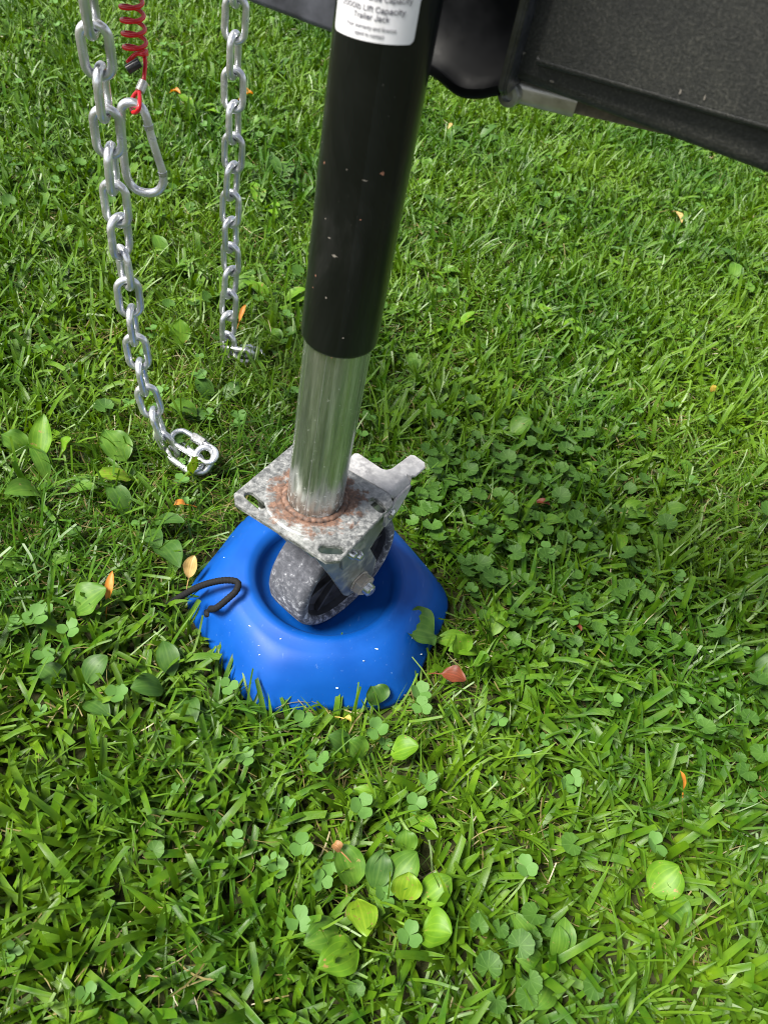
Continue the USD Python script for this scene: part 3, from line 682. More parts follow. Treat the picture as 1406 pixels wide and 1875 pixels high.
part('front_beam', prism(rsec(.0625, .150, Z_T - .0105, .66, .004), -.62, -.0380), 'scuffed_frame', tongue, smooth=40)
# jack bracket: recessed box with a dished bottom lip
part('bracket_side', prism(sbox(.052, Z_T - .004, .092, .70).exterior.coords, -.0370, -.0320), 'gloss_black', tongue)
part('bracket_back', prism(sbox(.0845, Z_T + .012, .0905, .70).exterior.coords, -.0318, .0543), 'gloss_black', tongue)
nl = 28
lip = []
us = np.linspace(-.034, .0545, nl)
for i, uu in enumerate(us):
    dip = .0065 * math.exp(-((uu - .030) / .016) ** 2) - .003 * (uu > .045) * (uu - .045) / .01
    prof = [(.0800, .6500), (.0775, .6050), (.0745, .5930), (.069, .5835), (.063, .5765), (.058, .5760), (.0555, .5785)]
    lip.append([JO + TU * uu + TV * vv + Z3 * (zz - dip * (1 if vv < .07 else .4)) for vv, zz in prof])
lip = np.array(lip); kk = lip.shape[1]
lv = np.vstack([lip.reshape(-1, 3), (lip - Z3 * .004).reshape(-1, 3)])
lf = [[i * kk + j, (i + 1) * kk + j, (i + 1) * kk + j + 1, i * kk + j + 1] for i in range(nl - 1) for j in range(kk - 1)]
lf = np.array(lf); off = nl * kk
edge = [[i * kk + kk - 1, (i + 1) * kk + kk - 1, off + (i + 1) * kk + kk - 1, off + i * kk + kk - 1] for i in range(nl - 1)]
part('bracket_lip', (lv, np.vstack([lf, lf[:, ::-1] + off, edge])), 'gloss_black', tongue, smooth=50)
part('bracket_side', frame(JO + TU * .0545, TV, Z3, TU, extrude(Polygon([(.050, .5800), (.056, .5755), (.120, .580), (.120, .70), (.046, .70), (.049, .62)]).buffer(-.002).buffer(.002, 4), .0055, .0018)), 'bracket_edge', tongue, smooth=40)
part('bracket_sleeve', lathe([(R_OUT + .0003, .628), (R_OUT + .005, .628), (R_OUT + .0055, .630), (R_OUT + .0055, .70), (R_OUT + .0003, .70)], 64, JO), 'gloss_black', tongue) if False else None
part('spring_pin', frame(JO * 1.0, TU, TV, Z3, tube([(.0150, .074, .6385), (.024, .070, .6350), (.034, .074, .6375)], .0060, 14)), 'rusty_steel', tongue)
b0_, b1_ = JO + TU * .0490 + TV * .0800, JO + TU * .0930 + TV * .0945
bd_ = (b1_ - b0_) / np.linalg.norm(b1_ - b0_)
bm_ = trimesh.creation.extrude_polygon(Polygon(sbox(-.0090, Z_T - .0155, .0120, Z_T - .0005).buffer(-.0055).buffer(.0055, 6).exterior.coords), np.linalg.norm(b1_ - b0_), engine='earcut')
bar = part('cross_bar', frame(b0_, np.cross(Z3, bd_), Z3, bd_, bm_), 'pin_steel', tongue, smooth=40)
c0_, c1_ = b1_ - bd_ * .002, JO + TU * .1700 + TV * .1250
cd_ = (c1_ - c0_) / np.linalg.norm(c1_ - c0_)
cm_ = trimesh.creation.extrude_polygon(Polygon(sbox(-.0070, Z_T - .0130, .0110, Z_T - .0015).buffer(-.003).buffer(.003, 4).exterior.coords), np.linalg.norm(c1_ - c0_), engine='earcut')
part('bar_tail', frame(c0_, np.cross(Z3, cd_), Z3, cd_, cm_), 'rusty_steel', bar, smooth=40)
part('bar_bolt', lathe([(0, .0), (.0065, 0), (.0072, .001), (.0072, .006), (.0062, .0075), (.0036, .0078), (.0034, .0040), (0, .0040)], 32, JO + TU * .0570 + TV * .0740 + Z3 * (Z_T - .0090), -TV), 'fork_zinc', bar, smooth=30)

# ------------------------------------------------------------------ chains
WIRE = .0079


def link_mesh(centre, axis, side, Li=.0355, Wi=.0135, d=WIRE, seam=True):
    hl = (Li + d) / 2; R = (Wi + d) / 2; st = hl - R
    pts, rad = [], []
    ns = 7
    for k in range(ns):
        pts.append((-st + 2 * st * k / ns, R)); rad.append(d / 2 * (1.09 if seam and k == 3 else 1.0))
    for k in range(12):
        a = np.pi / 2 - np.pi * k / 12; pts.append((st + R * np.cos(a), R * np.sin(a))); rad.append(d / 2)
    for k in range(ns):
        pts.append((st - 2 * st * k / ns, -R)); rad.append(d / 2)
    for k in range(12):
        a = -np.pi / 2 - np.pi * k / 12; pts.append((-st + R * np.cos(a), R * np.sin(a))); rad.append(d / 2)
    pts = np.array(pts)
    P = centre + pts[:, :1] * axis + pts[:, 1:] * side
    return tube(P, np.array(rad), 12, closed=True)


def chain(name, label, joints, side0, mats='chain_zinc', extra=None):
    """joints: where neighbouring links bear on each other, from the top; the links turn by a right angle from one to the next."""
    J = np.asarray(joints, float)
    t = thing(name, label, 'chain', J[-1])
    for i in range(len(J) - 1):
        ax = J[i + 1] - J[i]; ln = np.linalg.norm(ax); ax /= ln
        s = side0(i, ax); s -= ax * (s @ ax); s /= np.linalg.norm(s)
        part('chain_link', link_mesh((J[i] + J[i + 1]) / 2, ax, s, Li=ln if ln < .04 else .0355), mats, t, smooth=True)
    return t


RIGHT = np.array([1., 0, 0])


def facing(spins, at):
    RIGHT = np.array([at[1], -at[0], 0.]); RIGHT /= np.linalg.norm(RIGHT)
    def f(i, ax):
        a = spins[i]
        b = np.cross(ax, RIGHT)
        return RIGHT * math.cos(a) + b * math.sin(a)
    return f


left = np.array([[-.3130, .6320, .5425], [-.3148, .6409, .5081], [-.3164, .6485, .4736], [-.3181, .6546, .4386], [-.3195, .6595, .4035], [-.3209, .6632, .3682], [-.3212, .6660, .3328], [-.3209, .6680, .2973],
                 [-.3193, .6694, .2618], [-.3183, .6702, .2264], [-.3164, .6704, .1909], [-.3138, .6704, .1556], [-.3090, .6703, .1205], [-.3013, .6705, .0858], [-.2916, .6710, .0516], [-.2802, .6719, .0210]])
left = np.vstack([left[0] + (left[0] - left[1]) * k for k in (3, 2, 1)] + [left])
end = left[-1]
e1 = ground_at(303, 838, .024); e2 = ground_at(390, 866, .034)
chain_l = chain('safety_chain', 'thick zinc safety chain at far left, its end links lying in the grass', left, facing(np.radians([0, 105, 0, 105, 3, 106, 0, 105, 20, -42, -112, -182, -258, -352, -440, -538, -620, -680]), (-.32, .66)))
# last link lying flat in the grass, big loop towards the right
ax = e2 - end; ax[2] = -.004; ax /= np.linalg.norm(ax)
cl = end + ax * (.0355 / 2 + .004)
sd = np.cross(Z3, ax); sd /= np.linalg.norm(sd); sd = sd * math.cos(.25) + Z3 * math.sin(.25)
part('chain_link', link_mesh(cl + Z3 * .010, ax, sd, Li=.0400, Wi=.0165), 'chain_zinc', chain_l, smooth=True)
l2 = cl + ax * (.0355 / 2 + .004)
ax2 = np.array([.25, .55, .55]); ax2 /= np.linalg.norm(ax2); sd2 = np.cross(ax2, np.cross(Z3, ax2)); sd2 = np.cross(ax2, sd2)
sd2 = sd2 / np.linalg.norm(sd2)
part('chain_link', link_mesh(l2 + ax2 * .010 + Z3 * .010, ax2, sd2 * .85 + np.cross(ax2, sd2) * .5, Li=.0260, Wi=.0135), 'chain_zinc', chain_l, smooth=True)

foot = np.array([-.2814, .9012, .014])
right = np.array([foot + [0, 0, .0355 * k] for k in range(16)])[::-1]
right = right + np.stack([.0012 * np.sin(np.arange(16) * 1.3), .001 * np.cos(np.arange(16) * 1.7), np.zeros(16)], -1)
chain_r = chain('safety_chain', 'thinner looking zinc safety chain hanging straight between the left chain and the jack', right, facing([(.03 + .045 * i) + (1.82 if i % 2 else 0.) for i in range(15)], (-.281, .90)))
fx = ground_at(436, 648, .022) - foot; fx /= np.linalg.norm(fx)
fs = Z3 * .75 + np.cross(Z3, fx) * .66
fx = fx * .90 - Z3 * .30; fx /= np.linalg.norm(fx); fs = np.cross(fx, np.cross(Z3, fx) + .6 * Z3); fs /= np.linalg.norm(fs)
part('chain_link', link_mesh(foot + fx * .0175 + Z3 * .009, fx, fs), 'chain_zinc', chain_r, smooth=True)


def oval_ring(centre, axis, side, L_, W_, d, gap=None):
    hl, R = L_ / 2, W_ / 2; st = hl - R
    pts = [(-st + 2 * st * k / 8, R) for k in range(8)] + [(st + R * math.cos(np.pi / 2 - np.pi * k / 14), R * math.sin(np.pi / 2 - np.pi * k / 14)) for k in range(14)]
    pts += [(st - 2 * st * k / 8, -R) for k in range(8)] + [(-st + R * math.cos(-np.pi / 2 - np.pi * k / 14), R * math.sin(-np.pi / 2 - np.pi * k / 14)) for k in range(14)]
    pts = np.array(pts)
    return tube(centre + pts[:, :1] * axis + pts[:, 1:] * side, d / 2, 12, closed=True), centre + side * R


# quick link at the end of the left chain: from (330,790) to (395,842)
q0, q1 = ground_at(322, 797, .046), ground_at(389, 838, .042)
qa = q1 - q0; ql = np.linalg.norm(qa); qa /= ql
qs = np.cross(Z3, qa); qs /= np.linalg.norm(qs); qs = qs * math.cos(.35) + Z3 * math.sin(.35); qs -= qa * (qs @ qa); qs /= np.linalg.norm(qs)
qc = (q0 + q1) / 2
quick = thing('quick_link', 'zinc screw quick link lying in the grass at the end of the left chain', 'quick link', qc)
qm, qside = oval_ring(qc, qa, qs, ql + .007, .0215, .0068)
part('link_ring', qm, 'chain_zinc', quick, smooth=True)
hx = Polygon([(.0066 * math.cos(k * math.pi / 3), .0066 * math.sin(k * math.pi / 3)) for k in range(6)])
qn = np.cross(qa, qs)
part('screw_sleeve', frame(qside - qa * .010, qs, qn, qa, extrude(hx, .0185, .0007)), 'bright_zinc', quick, smooth=25)
part('screw_thread', tube([qside + qa * .0080, qside + qa * .0145], [.0040, .0040], 14), 'dark_zinc', quick)
# quick link at the end of the right chain, mostly sunk in the grass
qc2 = ground_at(456, 650, .020)
quick2 = thing('quick_link', 'zinc quick link half sunk in grass at the foot of the straight hanging chain', 'quick link', qc2)
qa2 = ground_at(480, 649, .016) - qc2; qa2 /= np.linalg.norm(qa2)
qm2, qs2 = oval_ring(qc2, qa2, np.cross(Z3, qa2) * .9 + Z3 * .43, .046, .0215, .0068)
part('link_ring', qm2, 'chain_zinc', quick2, smooth=True)
part('screw_sleeve', frame(qs2 - qa2 * .009, np.cross(Z3, qa2), Z3, qa2, extrude(hx, .018, .0007)), 'bright_zinc', quick2, smooth=25)


# ------------------------------------------------------------------ carabiner on the red coiled breakaway cable
def depth_at(px, py, t):
    return np.array([0, 0, CAM_H]) + RCAM @ np.array([(px - CX) / F_PX, (py - CY) / F_PX, 1.0]) * t


ctop = depth_at(243, 196, .690)
KR = np.array([.9697, .245, 0]); KR /= np.linalg.norm(KR)       # across the picture, level
def k_at(x, z):
    return ctop + KR * x + Z3 * z
# outline of the snap hook in its own plane (x across, z down from the top), clockwise from the hinge
kp = [(-.0105, -.006), (-.0085, .0005), (-.001, .0040), (.0065, .0020), (.0105, -.0040), (.0125, -.0120), (.0165, -.030), (.0215, -.048), (.0240, -.060), (.0225, -.069), (.0160, -.0765), (.0060, -.0785), (-.0030, -.0760), (-.0085, -.0690), (-.0105, -.060), (-.0115, -.040), (-.0115, -.020)]
kpts = smooth_path([k_at(x, z) for x, z in kp], 110, closed=True)
kd = np.linalg.norm(kpts - ctop, axis=1)
hook = thing('snap_hook', 'large zinc carabiner snap hook hanging from the red cable beside the left chain', 'carabiner', k_at(0, -.0785))
kz = (kpts - ctop)[:, 2]; kx = (kpts - ctop) @ KR
gate = (kx > .009) & (kz < -.0145) & (kz > -.0585)
i0 = np.where(~gate & np.roll(gate, 1))[0][0]
body = np.roll(kpts, -i0, axis=0)[: int((~gate).sum())]
part('hook_body', tube(body, .0041, 14), 'chain_zinc', hook, smooth=40)
gp = kpts[gate]
gt = part('gate', tube(gp, .0039, 14), 'chain_zinc', hook, smooth=40)
part('gate_collar', tube([gp[0] - (gp[1] - gp[0]), gp[0], gp[1]], .0047, 14), 'bright_zinc', gt, smooth=30)
part('gate_hinge', tube([gp[-2], gp[-1], gp[-1] + (gp[-1] - gp[-2])], .0046, 14), 'bright_zinc', gt, smooth=30)

cab = thing('breakaway_cable', 'red coiled breakaway cable hanging in front of the grass at top left', 'cable', k_at(.004, .002))
lo = depth_at(249, 100, .690); hi = depth_at(232, -90, .690)
axc = hi - lo; hc = np.linalg.norm(axc)
PITCH, CR, CW = hc / 7.7, .0098, .0019
nt = hc / PITCH; tt = np.linspace(0, nt, int(nt * 40))
fwd = np.array([-KR[1], KR[0], 0])
ph = tt * 2 * np.pi
coil = lo + axc * (tt / nt)[:, None] + CR * (np.cos(ph)[:, None] * KR + np.sin(ph)[:, None] * fwd)
tail = smooth_path([depth_at(264, 100, .690), depth_at(266, 112, .689), depth_at(265, 128, .689), depth_at(263, 148, .690)], 16)
coil = np.vstack([tail[::-1], coil[3:]])
part('coil', tube(coil, CW, 10), 'red_vinyl', cab, smooth=True)
bend = smooth_path([depth_at(268, 92, .689), depth_at(262, 99, .685), depth_at(252, 97, .688), depth_at(242, 104, .690), depth_at(233, 114, .690)], 24)
part('cable_tail', tube(bend, CW, 10), 'red_vinyl', cab, smooth=True)
part('end_cap', tube([depth_at(233.0, 127.5, .684), depth_at(233.8, 127, .684), depth_at(255, 113, .682), depth_at(256, 112.4, .682)], [.0036, .0042, .0041, .0036], 20), 'black_plastic', cab, smooth=40)
part('ferrule', tube([depth_at(263.2, 148, .690), depth_at(262.8, 149, .690), depth_at(256, 166, .690), depth_at(255.6, 167, .690)], [.0036, .0042, .0042, .0036], 20), 'ferrule_metal', cab, smooth=40)
loop = smooth_path([depth_at(257, 164, .690), depth_at(247, 172, .694), depth_at(241, 184, .697), depth_at(240, 197, .696), depth_at(247, 205, .688), depth_at(254, 198, .682), depth_at(256, 183, .683), depth_at(255, 166, .690)], 60)
part('cable_loop', tube(loop, CW, 10), 'red_vinyl', cab, smooth=True)

# ------------------------------------------------------------------ the lawn
def blade(r, base, az, Ln, w, e0, e1, rows=6, cols=3, cut=True, fold=.18, twist=0., bow=0.):
    s = np.linspace(0, 1, rows + 1)
    e = e0 + (e1 - e0) * s ** 1.2
    a = az + bow * s
    mid = (s[1:] + s[:-1]) / 2
    em, am = np.interp(mid, s, e), np.interp(mid, s, a)
    step = Ln / rows
    d = np.stack([np.cos(am) * np.cos(em), np.sin(am) * np.cos(em), np.sin(em)], -1) * step
    C = np.vstack([[0, 0, 0], np.cumsum(d, 0)]) + base
    side = np.stack([-np.sin(a), np.cos(a), np.zeros_like(a)], -1)
    T = np.gradient(C, axis=0); T /= np.linalg.norm(T, axis=1)[:, None]
    nrm = np.cross(T, side)
    tw = twist * s
    sd = side * np.cos(tw)[:, None] + nrm * np.sin(tw)[:, None]
    nr = nrm * np.cos(tw)[:, None] - side * np.sin(tw)[:, None]
    prof = np.minimum(1, .55 + 1.3 * s)
    prof = prof * (1 - .22 * s ** 2) if cut else prof * np.clip(1 - s ** 2.6, .04, 1)
    x = np.linspace(-1, 1, cols)
    hw = (w / 2 * prof)[:, None] * x[None]
    V = C[:, None] + hw[:, :, None] * sd[:, None] - (fold * w * prof)[:, None, None] * (1 - np.abs(x))[None, :, None] * nr[:, None]
    if cut:
        V[-1] += T[-1] * (r.uniform(-.25, .25) * w * x)[:, None]
    uv = np.stack([np.broadcast_to(x * .5 + .5, (rows + 1, cols)), np.broadcast_to(s[:, None], (rows + 1, cols))], -1).reshape(-1, 2)
    i = np.arange((rows + 1) * cols).reshape(rows + 1, cols)
    F = np.stack([i[:-1, :-1], i[:-1, 1:], i[1:, 1:], i[1:, :-1]], -1).reshape(-1, 4)
    return V.reshape(-1, 3), F, uv


def gather(items):
    vs, fs, us, n = [], [], [], 0
    for v, f, u in items:
        if f.shape[1] == 4:
            f = np.vstack([f[:, [0, 1, 2]], f[:, [0, 2, 3]]])
        vs.append(v); fs.append(f + n); us.append(u); n += len(v)
    return np.vstack(vs), np.vstack(fs), np.vstack(us)


def broad_tuft(seed):
    r = np.random.default_rng(seed); out = []
    for k in range(r.integers(7, 12)):
        az = r.uniform(0, 2 * np.pi); rad = abs(r.normal(0, .008))
        b = np.array([np.cos(az) * rad, np.sin(az) * rad, -.004])
        Ln = r.uniform(.030, .074); w = r.uniform(.0034, .0088)
        e0 = math.radians(r.uniform(42, 88)); e1 = e0 - math.radians(r.uniform(5, 80))
        out.append(blade(r, b, az + r.normal(0, .3), Ln, w, e0, e1, 6, 3, r.random() < .45, r.uniform(.06, .26), r.normal(0, .5), r.normal(0, .25)))
    return gather(out)


def fine_tuft(seed):
    r = np.random.default_rng(seed); out = []
    for k in range(r.integers(13, 20)):
        az = r.uniform(0, 2 * np.pi); b = np.array([*r.normal(0, .010, 2), -.004])
        Ln = r.uniform(.028, .078); w = r.uniform(.0013, .0031)
        e0 = math.radians(r.uniform(18, 85)); e1 = e0 - math.radians(r.uniform(0, 65))
        out.append(blade(r, b, az, Ln, w, e0, e1, 5, 2, r.random() < .6, 0, r.normal(0, .8), r.normal(0, .5)))
    return gather(out)


def thatch(seed):
    r = np.random.default_rng(seed); out = []
    for k in range(10):
        az = r.uniform(0, 2 * np.pi); b = np.array([*r.normal(0, .016, 2), r.uniform(.001, .016)])
        e0 = math.radians(r.uniform(-10, 32)); e1 = e0 - math.radians(r.uniform(-15, 35))
        out.append(blade(r, b, az, r.uniform(.020, .052), r.uniform(.0006, .0015), e0, e1, 4, 2, True, 0, r.normal(0, 1.2), r.normal(0, .9)))
    return gather(out)


def disc_leaf(centre, ex, ey, ez, outline, cup=.15, ripple=0., rings=3):
    """A fan-shaped leaf blade from its stalk point; outline of (x, y) in the leaf's own plane, stalk at (0, 0)."""
    o = np.asarray(outline, float); k = len(o); V = [np.zeros((1, 3))]; U = [np.array([[.5, .5]])]
    R = np.abs(o).max()
    for q in range(1, rings + 1):
        t = q / rings
        p = o * t
        z = cup * (p ** 2).sum(1) / R + ripple * np.cos(np.arange(k) * np.pi) * t * R
        V.append(np.column_stack([p, z])); U.append(p / (2 * R) + .5)
    V, U = np.vstack(V), np.vstack(U)
    F = [[0, 1 + j, 1 + j + 1] for j in range(k - 1)]
    for q in range(rings - 1):
        a, b = 1 + q * k, 1 + (q + 1) * k
        for j in range(k - 1):
            F += [[a + j, b + j, b + j + 1], [a + j, b + j + 1, a + j + 1]]
    return np.asarray(centre) + V @ np.stack([ex, ey, ez]), np.array(F), U


def basis(az, tilt, roll=0.):
    ex = np.array([math.cos(az) * math.cos(tilt), math.sin(az) * math.cos(tilt), math.sin(tilt)])
    ey = np.array([-math.sin(az), math.cos(az), 0]); ez = np.cross(ex, ey)
    return ex, ey * math.cos(roll) + ez * math.sin(roll), ez * math.cos(roll) - ey * math.sin(roll)


def stalk(p, q, r0=.0006):
    m = (np.asarray(p) + q) / 2 + [0, 0, .004]
    v, f = tube(smooth_path([p, m, q], 7), r0, 5)
    return v, f, np.tile([.5, .3], (len(v), 1))


def clover_bits(r, h, size):
    top = np.array([*r.normal(0, .005, 2), h]); leaves = []
    a0 = r.uniform(0, 6.28)
    t = np.linspace(-1, 1, 15)
    for k in range(3):
        th = t * 1.95
        out = np.stack([(.52 + .5 * np.cos(th)) * (1 - .10 * np.exp(-(t / .18) ** 2)), .50 * np.sin(th) * 1.05], -1) * size
        ex, ey, ez = basis(a0 + k * 2.094 + r.normal(0, .12), r.uniform(-.1, .35), r.normal(0, .15))
        leaves.append(disc_leaf(top, ex, ey, ez, np.vstack([out]), cup=r.uniform(.05, .35)))
    return leaves, stalk([0, 0, -.003], top, .0005)


def ivy_outline(size, k=41):
    t = np.linspace(-np.pi + .38, np.pi - .38, k)
    rad = (.86 + .14 * np.abs(np.cos(t * 4.5)) ** .6) * (1 + .10 * np.cos(t) * 0 + .12 * np.abs(t / np.pi))
    return np.stack([rad * np.cos(t) + .28, rad * np.sin(t) * 1.05], -1) * size / 2


def ivy_bits(r, size, h, tilt=None):
    top = np.array([*r.normal(0, .006, 2), h])
    ex, ey, ez = basis(r.uniform(0, 6.28), r.uniform(-.25, .25) if tilt is None else tilt, r.normal(0, .2))
    return disc_leaf(top, ex, ey, ez, ivy_outline(size), cup=r.uniform(.1, .3), ripple=.030, rings=5), stalk([0, 0, -.003], top, .0006)


def weed_leaf(base, tip, width, z0=.008, z1=.030, arch=.012, cup=.10, wavy=.0, jag=0., r=None, rows=16, cols=9, petiole=.22, blunt=1.0):
    """Broad oval leaf with a stalk and parallel ribs, from base to tip."""
    b, t = np.array([base[0], base[1], z0]), np.array([tip[0], tip[1], z1])
    d = t - b; Ln = np.linalg.norm(d); s = np.linspace(0, 1, rows)
    C = b + d * s[:, None] + Z3 * (arch * np.sin(np.pi * np.minimum(1, s * .95)))[:, None]
    hor = np.array([-d[1], d[0], 0]); hor /= np.linalg.norm(hor)
    u_ = np.clip((s - petiole) / (1 - petiole), 0, 1)
    half = width / 2 * np.maximum(np.sin(np.pi * u_ ** (.84 * blunt)) ** .80, .06)
    half[-1] = width * .03
    if r is not None:
        half = half * (1 + np.interp(s, np.linspace(0, 1, 7), r.uniform(-.10, .10, 7)))
    x = np.linspace(-1, 1, cols)
    T = np.gradient(C, axis=0); T /= np.linalg.norm(T, axis=1)[:, None]; N = np.cross(T, hor)
    N *= np.sign(N[:, 2:3] + 1e-9)
    rib = .018 * np.cos(np.arange(cols) * np.pi) * (width > .014)
    ph = 0 if r is None else r.uniform(0, 6)
    edge = wavy * np.sin(s * 15 + ph)[:, None] * np.abs(x)[None] ** 2 * np.sign(x + .2)[None]
    V = C[:, None] + (half[:, None] * x[None])[:, :, None] * hor + ((cup * half[:, None] * (x ** 2)[None] + rib[None] * half[:, None] * 2 + edge * width))[:, :, None] * N[:, None]
    uv = np.stack([np.broadcast_to(x * .5 + .5, (rows, cols)), np.broadcast_to(s[:, None], (rows, cols))], -1).reshape(-1, 2)
    i = np.arange(rows * cols).reshape(rows, cols)
    F = np.stack([i[:-1, :-1], i[:-1, 1:], i[1:, 1:], i[1:, :-1]], -1).reshape(-1, 4)
    return V.reshape(-1, 3), F, uv


def scatter(name, label, category, protos, where, which, yaw, tilt_az, tilt, scale):
    pi = UsdGeom.PointInstancer.Define(stage, '/World/' + name)
    tag(pi, label, category, kind='stuff')
    rel = pi.CreatePrototypesRel()
    for nm, (v, f, u), m in protos:
        path = numbered(f'/World/{name}/{nm}')
        f = np.vstack([f[:, [0, 1, 2]], f[:, [0, 2, 3]]]) if f.shape[1] == 4 else f
        usdkit.mesh(stage, path, trimesh.Trimesh(v, f, process=False), L[m], smooth=True, uv=u)
        rel.AddTarget(path)
    n = len(where)
    pi.CreatePositionsAttr(Vt.Vec3fArray.FromNumpy(where.astype(np.float32)))
    pi.CreateProtoIndicesAttr(Vt.IntArray.FromNumpy(which.astype(np.int32)))
    h = tilt / 2; q1 = np.stack([np.cos(h), np.cos(tilt_az) * np.sin(h), np.sin(tilt_az) * np.sin(h), 0 * h], -1)
    c, s = np.cos(yaw / 2), np.sin(yaw / 2)
    q = np.stack([q1[:, 0] * c, q1[:, 1] * c + q1[:, 2] * s, q1[:, 2] * c - q1[:, 1] * s, q1[:, 0] * s], -1)
    pi.CreateOrientationsAttr(Vt.QuathArray([Gf.Quath(float(a), float(b), float(cc), float(d)) for a, b, cc, d in q]))
    pi.CreateScalesAttr(Vt.Vec3fArray.FromNumpy(scale.astype(np.float32)))
    return pi


def spots(spacing, seed, y_far=4.6, margin=380):
    r = np.random.default_rng(seed)
    xs, ys = np.arange(-2.3, 2.5, spacing), np.arange(-.25, y_far, spacing)
    X, Y = np.meshgrid(xs, ys); P = np.stack([X.ravel(), Y.ravel()], -1) + r.uniform(-.55, .55, (X.size, 2)) * spacing
    x, y, d = in_view(np.column_stack([P, np.zeros(len(P)) + .02]))
    return P[(d > .08) & (x > -margin) & (x < 1406 + margin) & (y > -margin * .8) & (y < 1875 + margin)], r


def near(P, px, py, radius):
    c = ground_at(px, py)[:2]
    return np.exp(-((P - c) ** 2).sum(1) / (2 * radius ** 2))


def dock_gap(P):
    d = P - DOCK
    return np.hypot(d[:, 0], d[:, 1]) - dock_r(np.arctan2(d[:, 1], d[:, 0]))


def fineness(P):
    """0: broad crab grass, 1: thin wiry grass, as the photograph shows them."""
    v = (meshkit.fbm(np.column_stack([P * 3.2, np.zeros(len(P))]), 3, 5) - .5) * 2.0 + .18
    for px, py, rad, w in ((180, 1000, .14, .9), (430, 720, .16, .8), (280, 470, .16, .7), (720, 1420, .12, .8), (560, 1480, .10, .5), (1300, 850, .16, .3), (60, 1820, .05, .7), (1100, 1650, .10, .3), (1000, 1480, .07, .2),
                           (150, 1480, .15, -.9), (330, 1620, .12, -.7), (850, 1800, .08, -.5), (1150, 500, .5, -.6), (1250, 1150, .15, -.6), (1050, 1250, .1, -.5), (80, 560, .16, -.4), (600, 1240, .08, -.1), (330, 1330, .09, -.3), (1250, 1400, .1, -.5)):
        v = v + w * near(P, px, py, rad)
    return np.clip(v, 0, 1)


def lift(P, r):
    """Instances: place, turn, tilt, size. Trodden short close to the dock."""
    gap = dock_gap(P)
    sc = r.uniform(.75, 1.2, len(P)) * np.clip(np.where(P[:, 1] > DOCK[1] - .03, .50, np.where(P[:, 0] < DOCK[0] - .05, .60, .98)) + gap * 9, .50, 1)
    sc3 = np.stack([sc, sc, sc * r.uniform(.75, 1.1, len(P))], -1)
    return np.column_stack([P, np.full(len(P), -.002)]), r.uniform(0, 6.283, len(P)), r.uniform(0, 6.283, len(P)), np.abs(r.normal(0, .20, len(P))), sc3


def open_spots(P):
    return 1 - np.clip(sum(near(P, px, py, rad) for px, py, rad in ((690, 1660, .045), (640, 1745, .025), (1215, 1640, .022), (225, 830, .018), (165, 1105, .018), (690, 1380, .022), (60, 810, .018), (350, 835, .026), (130, 1170, .02))), 0, 1) * .42


protos = [('broad_blades', broad_tuft(100 + k), 'broad_blade') for k in range(12)] + [('fine_blades', fine_tuft(200 + k), 'fine_blade') for k in range(12)] + [('dry_stalks', thatch(300 + k), 'straw') for k in range(6)]
Pw, r1 = spots(.0222, 21); f1 = fineness(Pw); Pw = Pw[(r1.random(len(Pw)) < (1 - f1 * .93) * open_spots(Pw)) & (dock_gap(Pw) > .008)]
Pf, r2 = spots(.0190, 22); f2 = fineness(Pf); Pf = Pf[(r2.random(len(Pf)) < (.22 + .75 * f2) * open_spots(Pf)) & (dock_gap(Pf) > .005)]
Pt, r3 = spots(.0260, 23, 3.0); f3 = fineness(Pt); Pt = Pt[(r3.random(len(Pt)) < .25 + .60 * f3) & (dock_gap(Pt) > .002)]
sets = []
for P, r, lo_, hi_ in ((Pw, r1, 0, 12), (Pf, r2, 12, 24), (Pt, r3, 24, 30)):
    w_, y_, ta, tl, sc = lift(P, r)
    sets.append((w_, r.integers(lo_, hi_, len(P)), y_, ta, tl, sc))
scatter('lawn_grass', 'mown green lawn of broad and wiry grass with dry stalks', 'grass', protos, *[np.concatenate([s[i] for s in sets]) for i in range(6)])


def clover_mesh(seed, h, size):
    r = np.random.default_rng(seed); ls, st = clover_bits(r, h, size)
    return gather(ls + [st])


def ivy_mesh(seed, size, h):
    r = np.random.default_rng(seed); lf, st = ivy_bits(r, size, h)
    return gather([lf, st])


cp_ = [('clover_sprig', clover_mesh(400 + k, .022 + .004 * k, .0105), 'clover_leaf') for k in range(5)]
Pc, r4 = spots(.030, 24, 3.2)
wc = np.clip((meshkit.fbm(np.column_stack([Pc * 5, np.zeros(len(Pc))]), 3, 9) - .52) * 3, 0, 1) * .16 + .015
for px, py, rad in ((110, 1180, .05), (620, 1450, .07), (520, 1650, .05), (1200, 1100, .07), (330, 780, .1), (260, 130, .2), (900, 1330, .05)):
    wc += .30 * near(Pc, px, py, rad)
Pc = Pc[(r4.random(len(Pc)) < wc) & (dock_gap(Pc) > .006)]
scatter('clover', 'small clover leaves growing through the lawn', 'clover', cp_, np.column_stack([Pc, np.zeros(len(Pc))]), r4.integers(0, 5, len(Pc)), r4.uniform(0, 6.28, len(Pc)), r4.uniform(0, 6.28, len(Pc)), np.abs(r4.normal(0, .15, len(Pc))), np.repeat(r4.uniform(.7, 1.15, (len(Pc), 1)), 3, 1))
ip = [('ivy_leaf', ivy_mesh(500 + k, .0135 + .0014 * k, .022 + .004 * k), 'ivy_leaf') for k in range(6)]
Pi, r5 = spots(.021, 25, 2.4)
wi = .006 + 0 * Pi[:, 0]
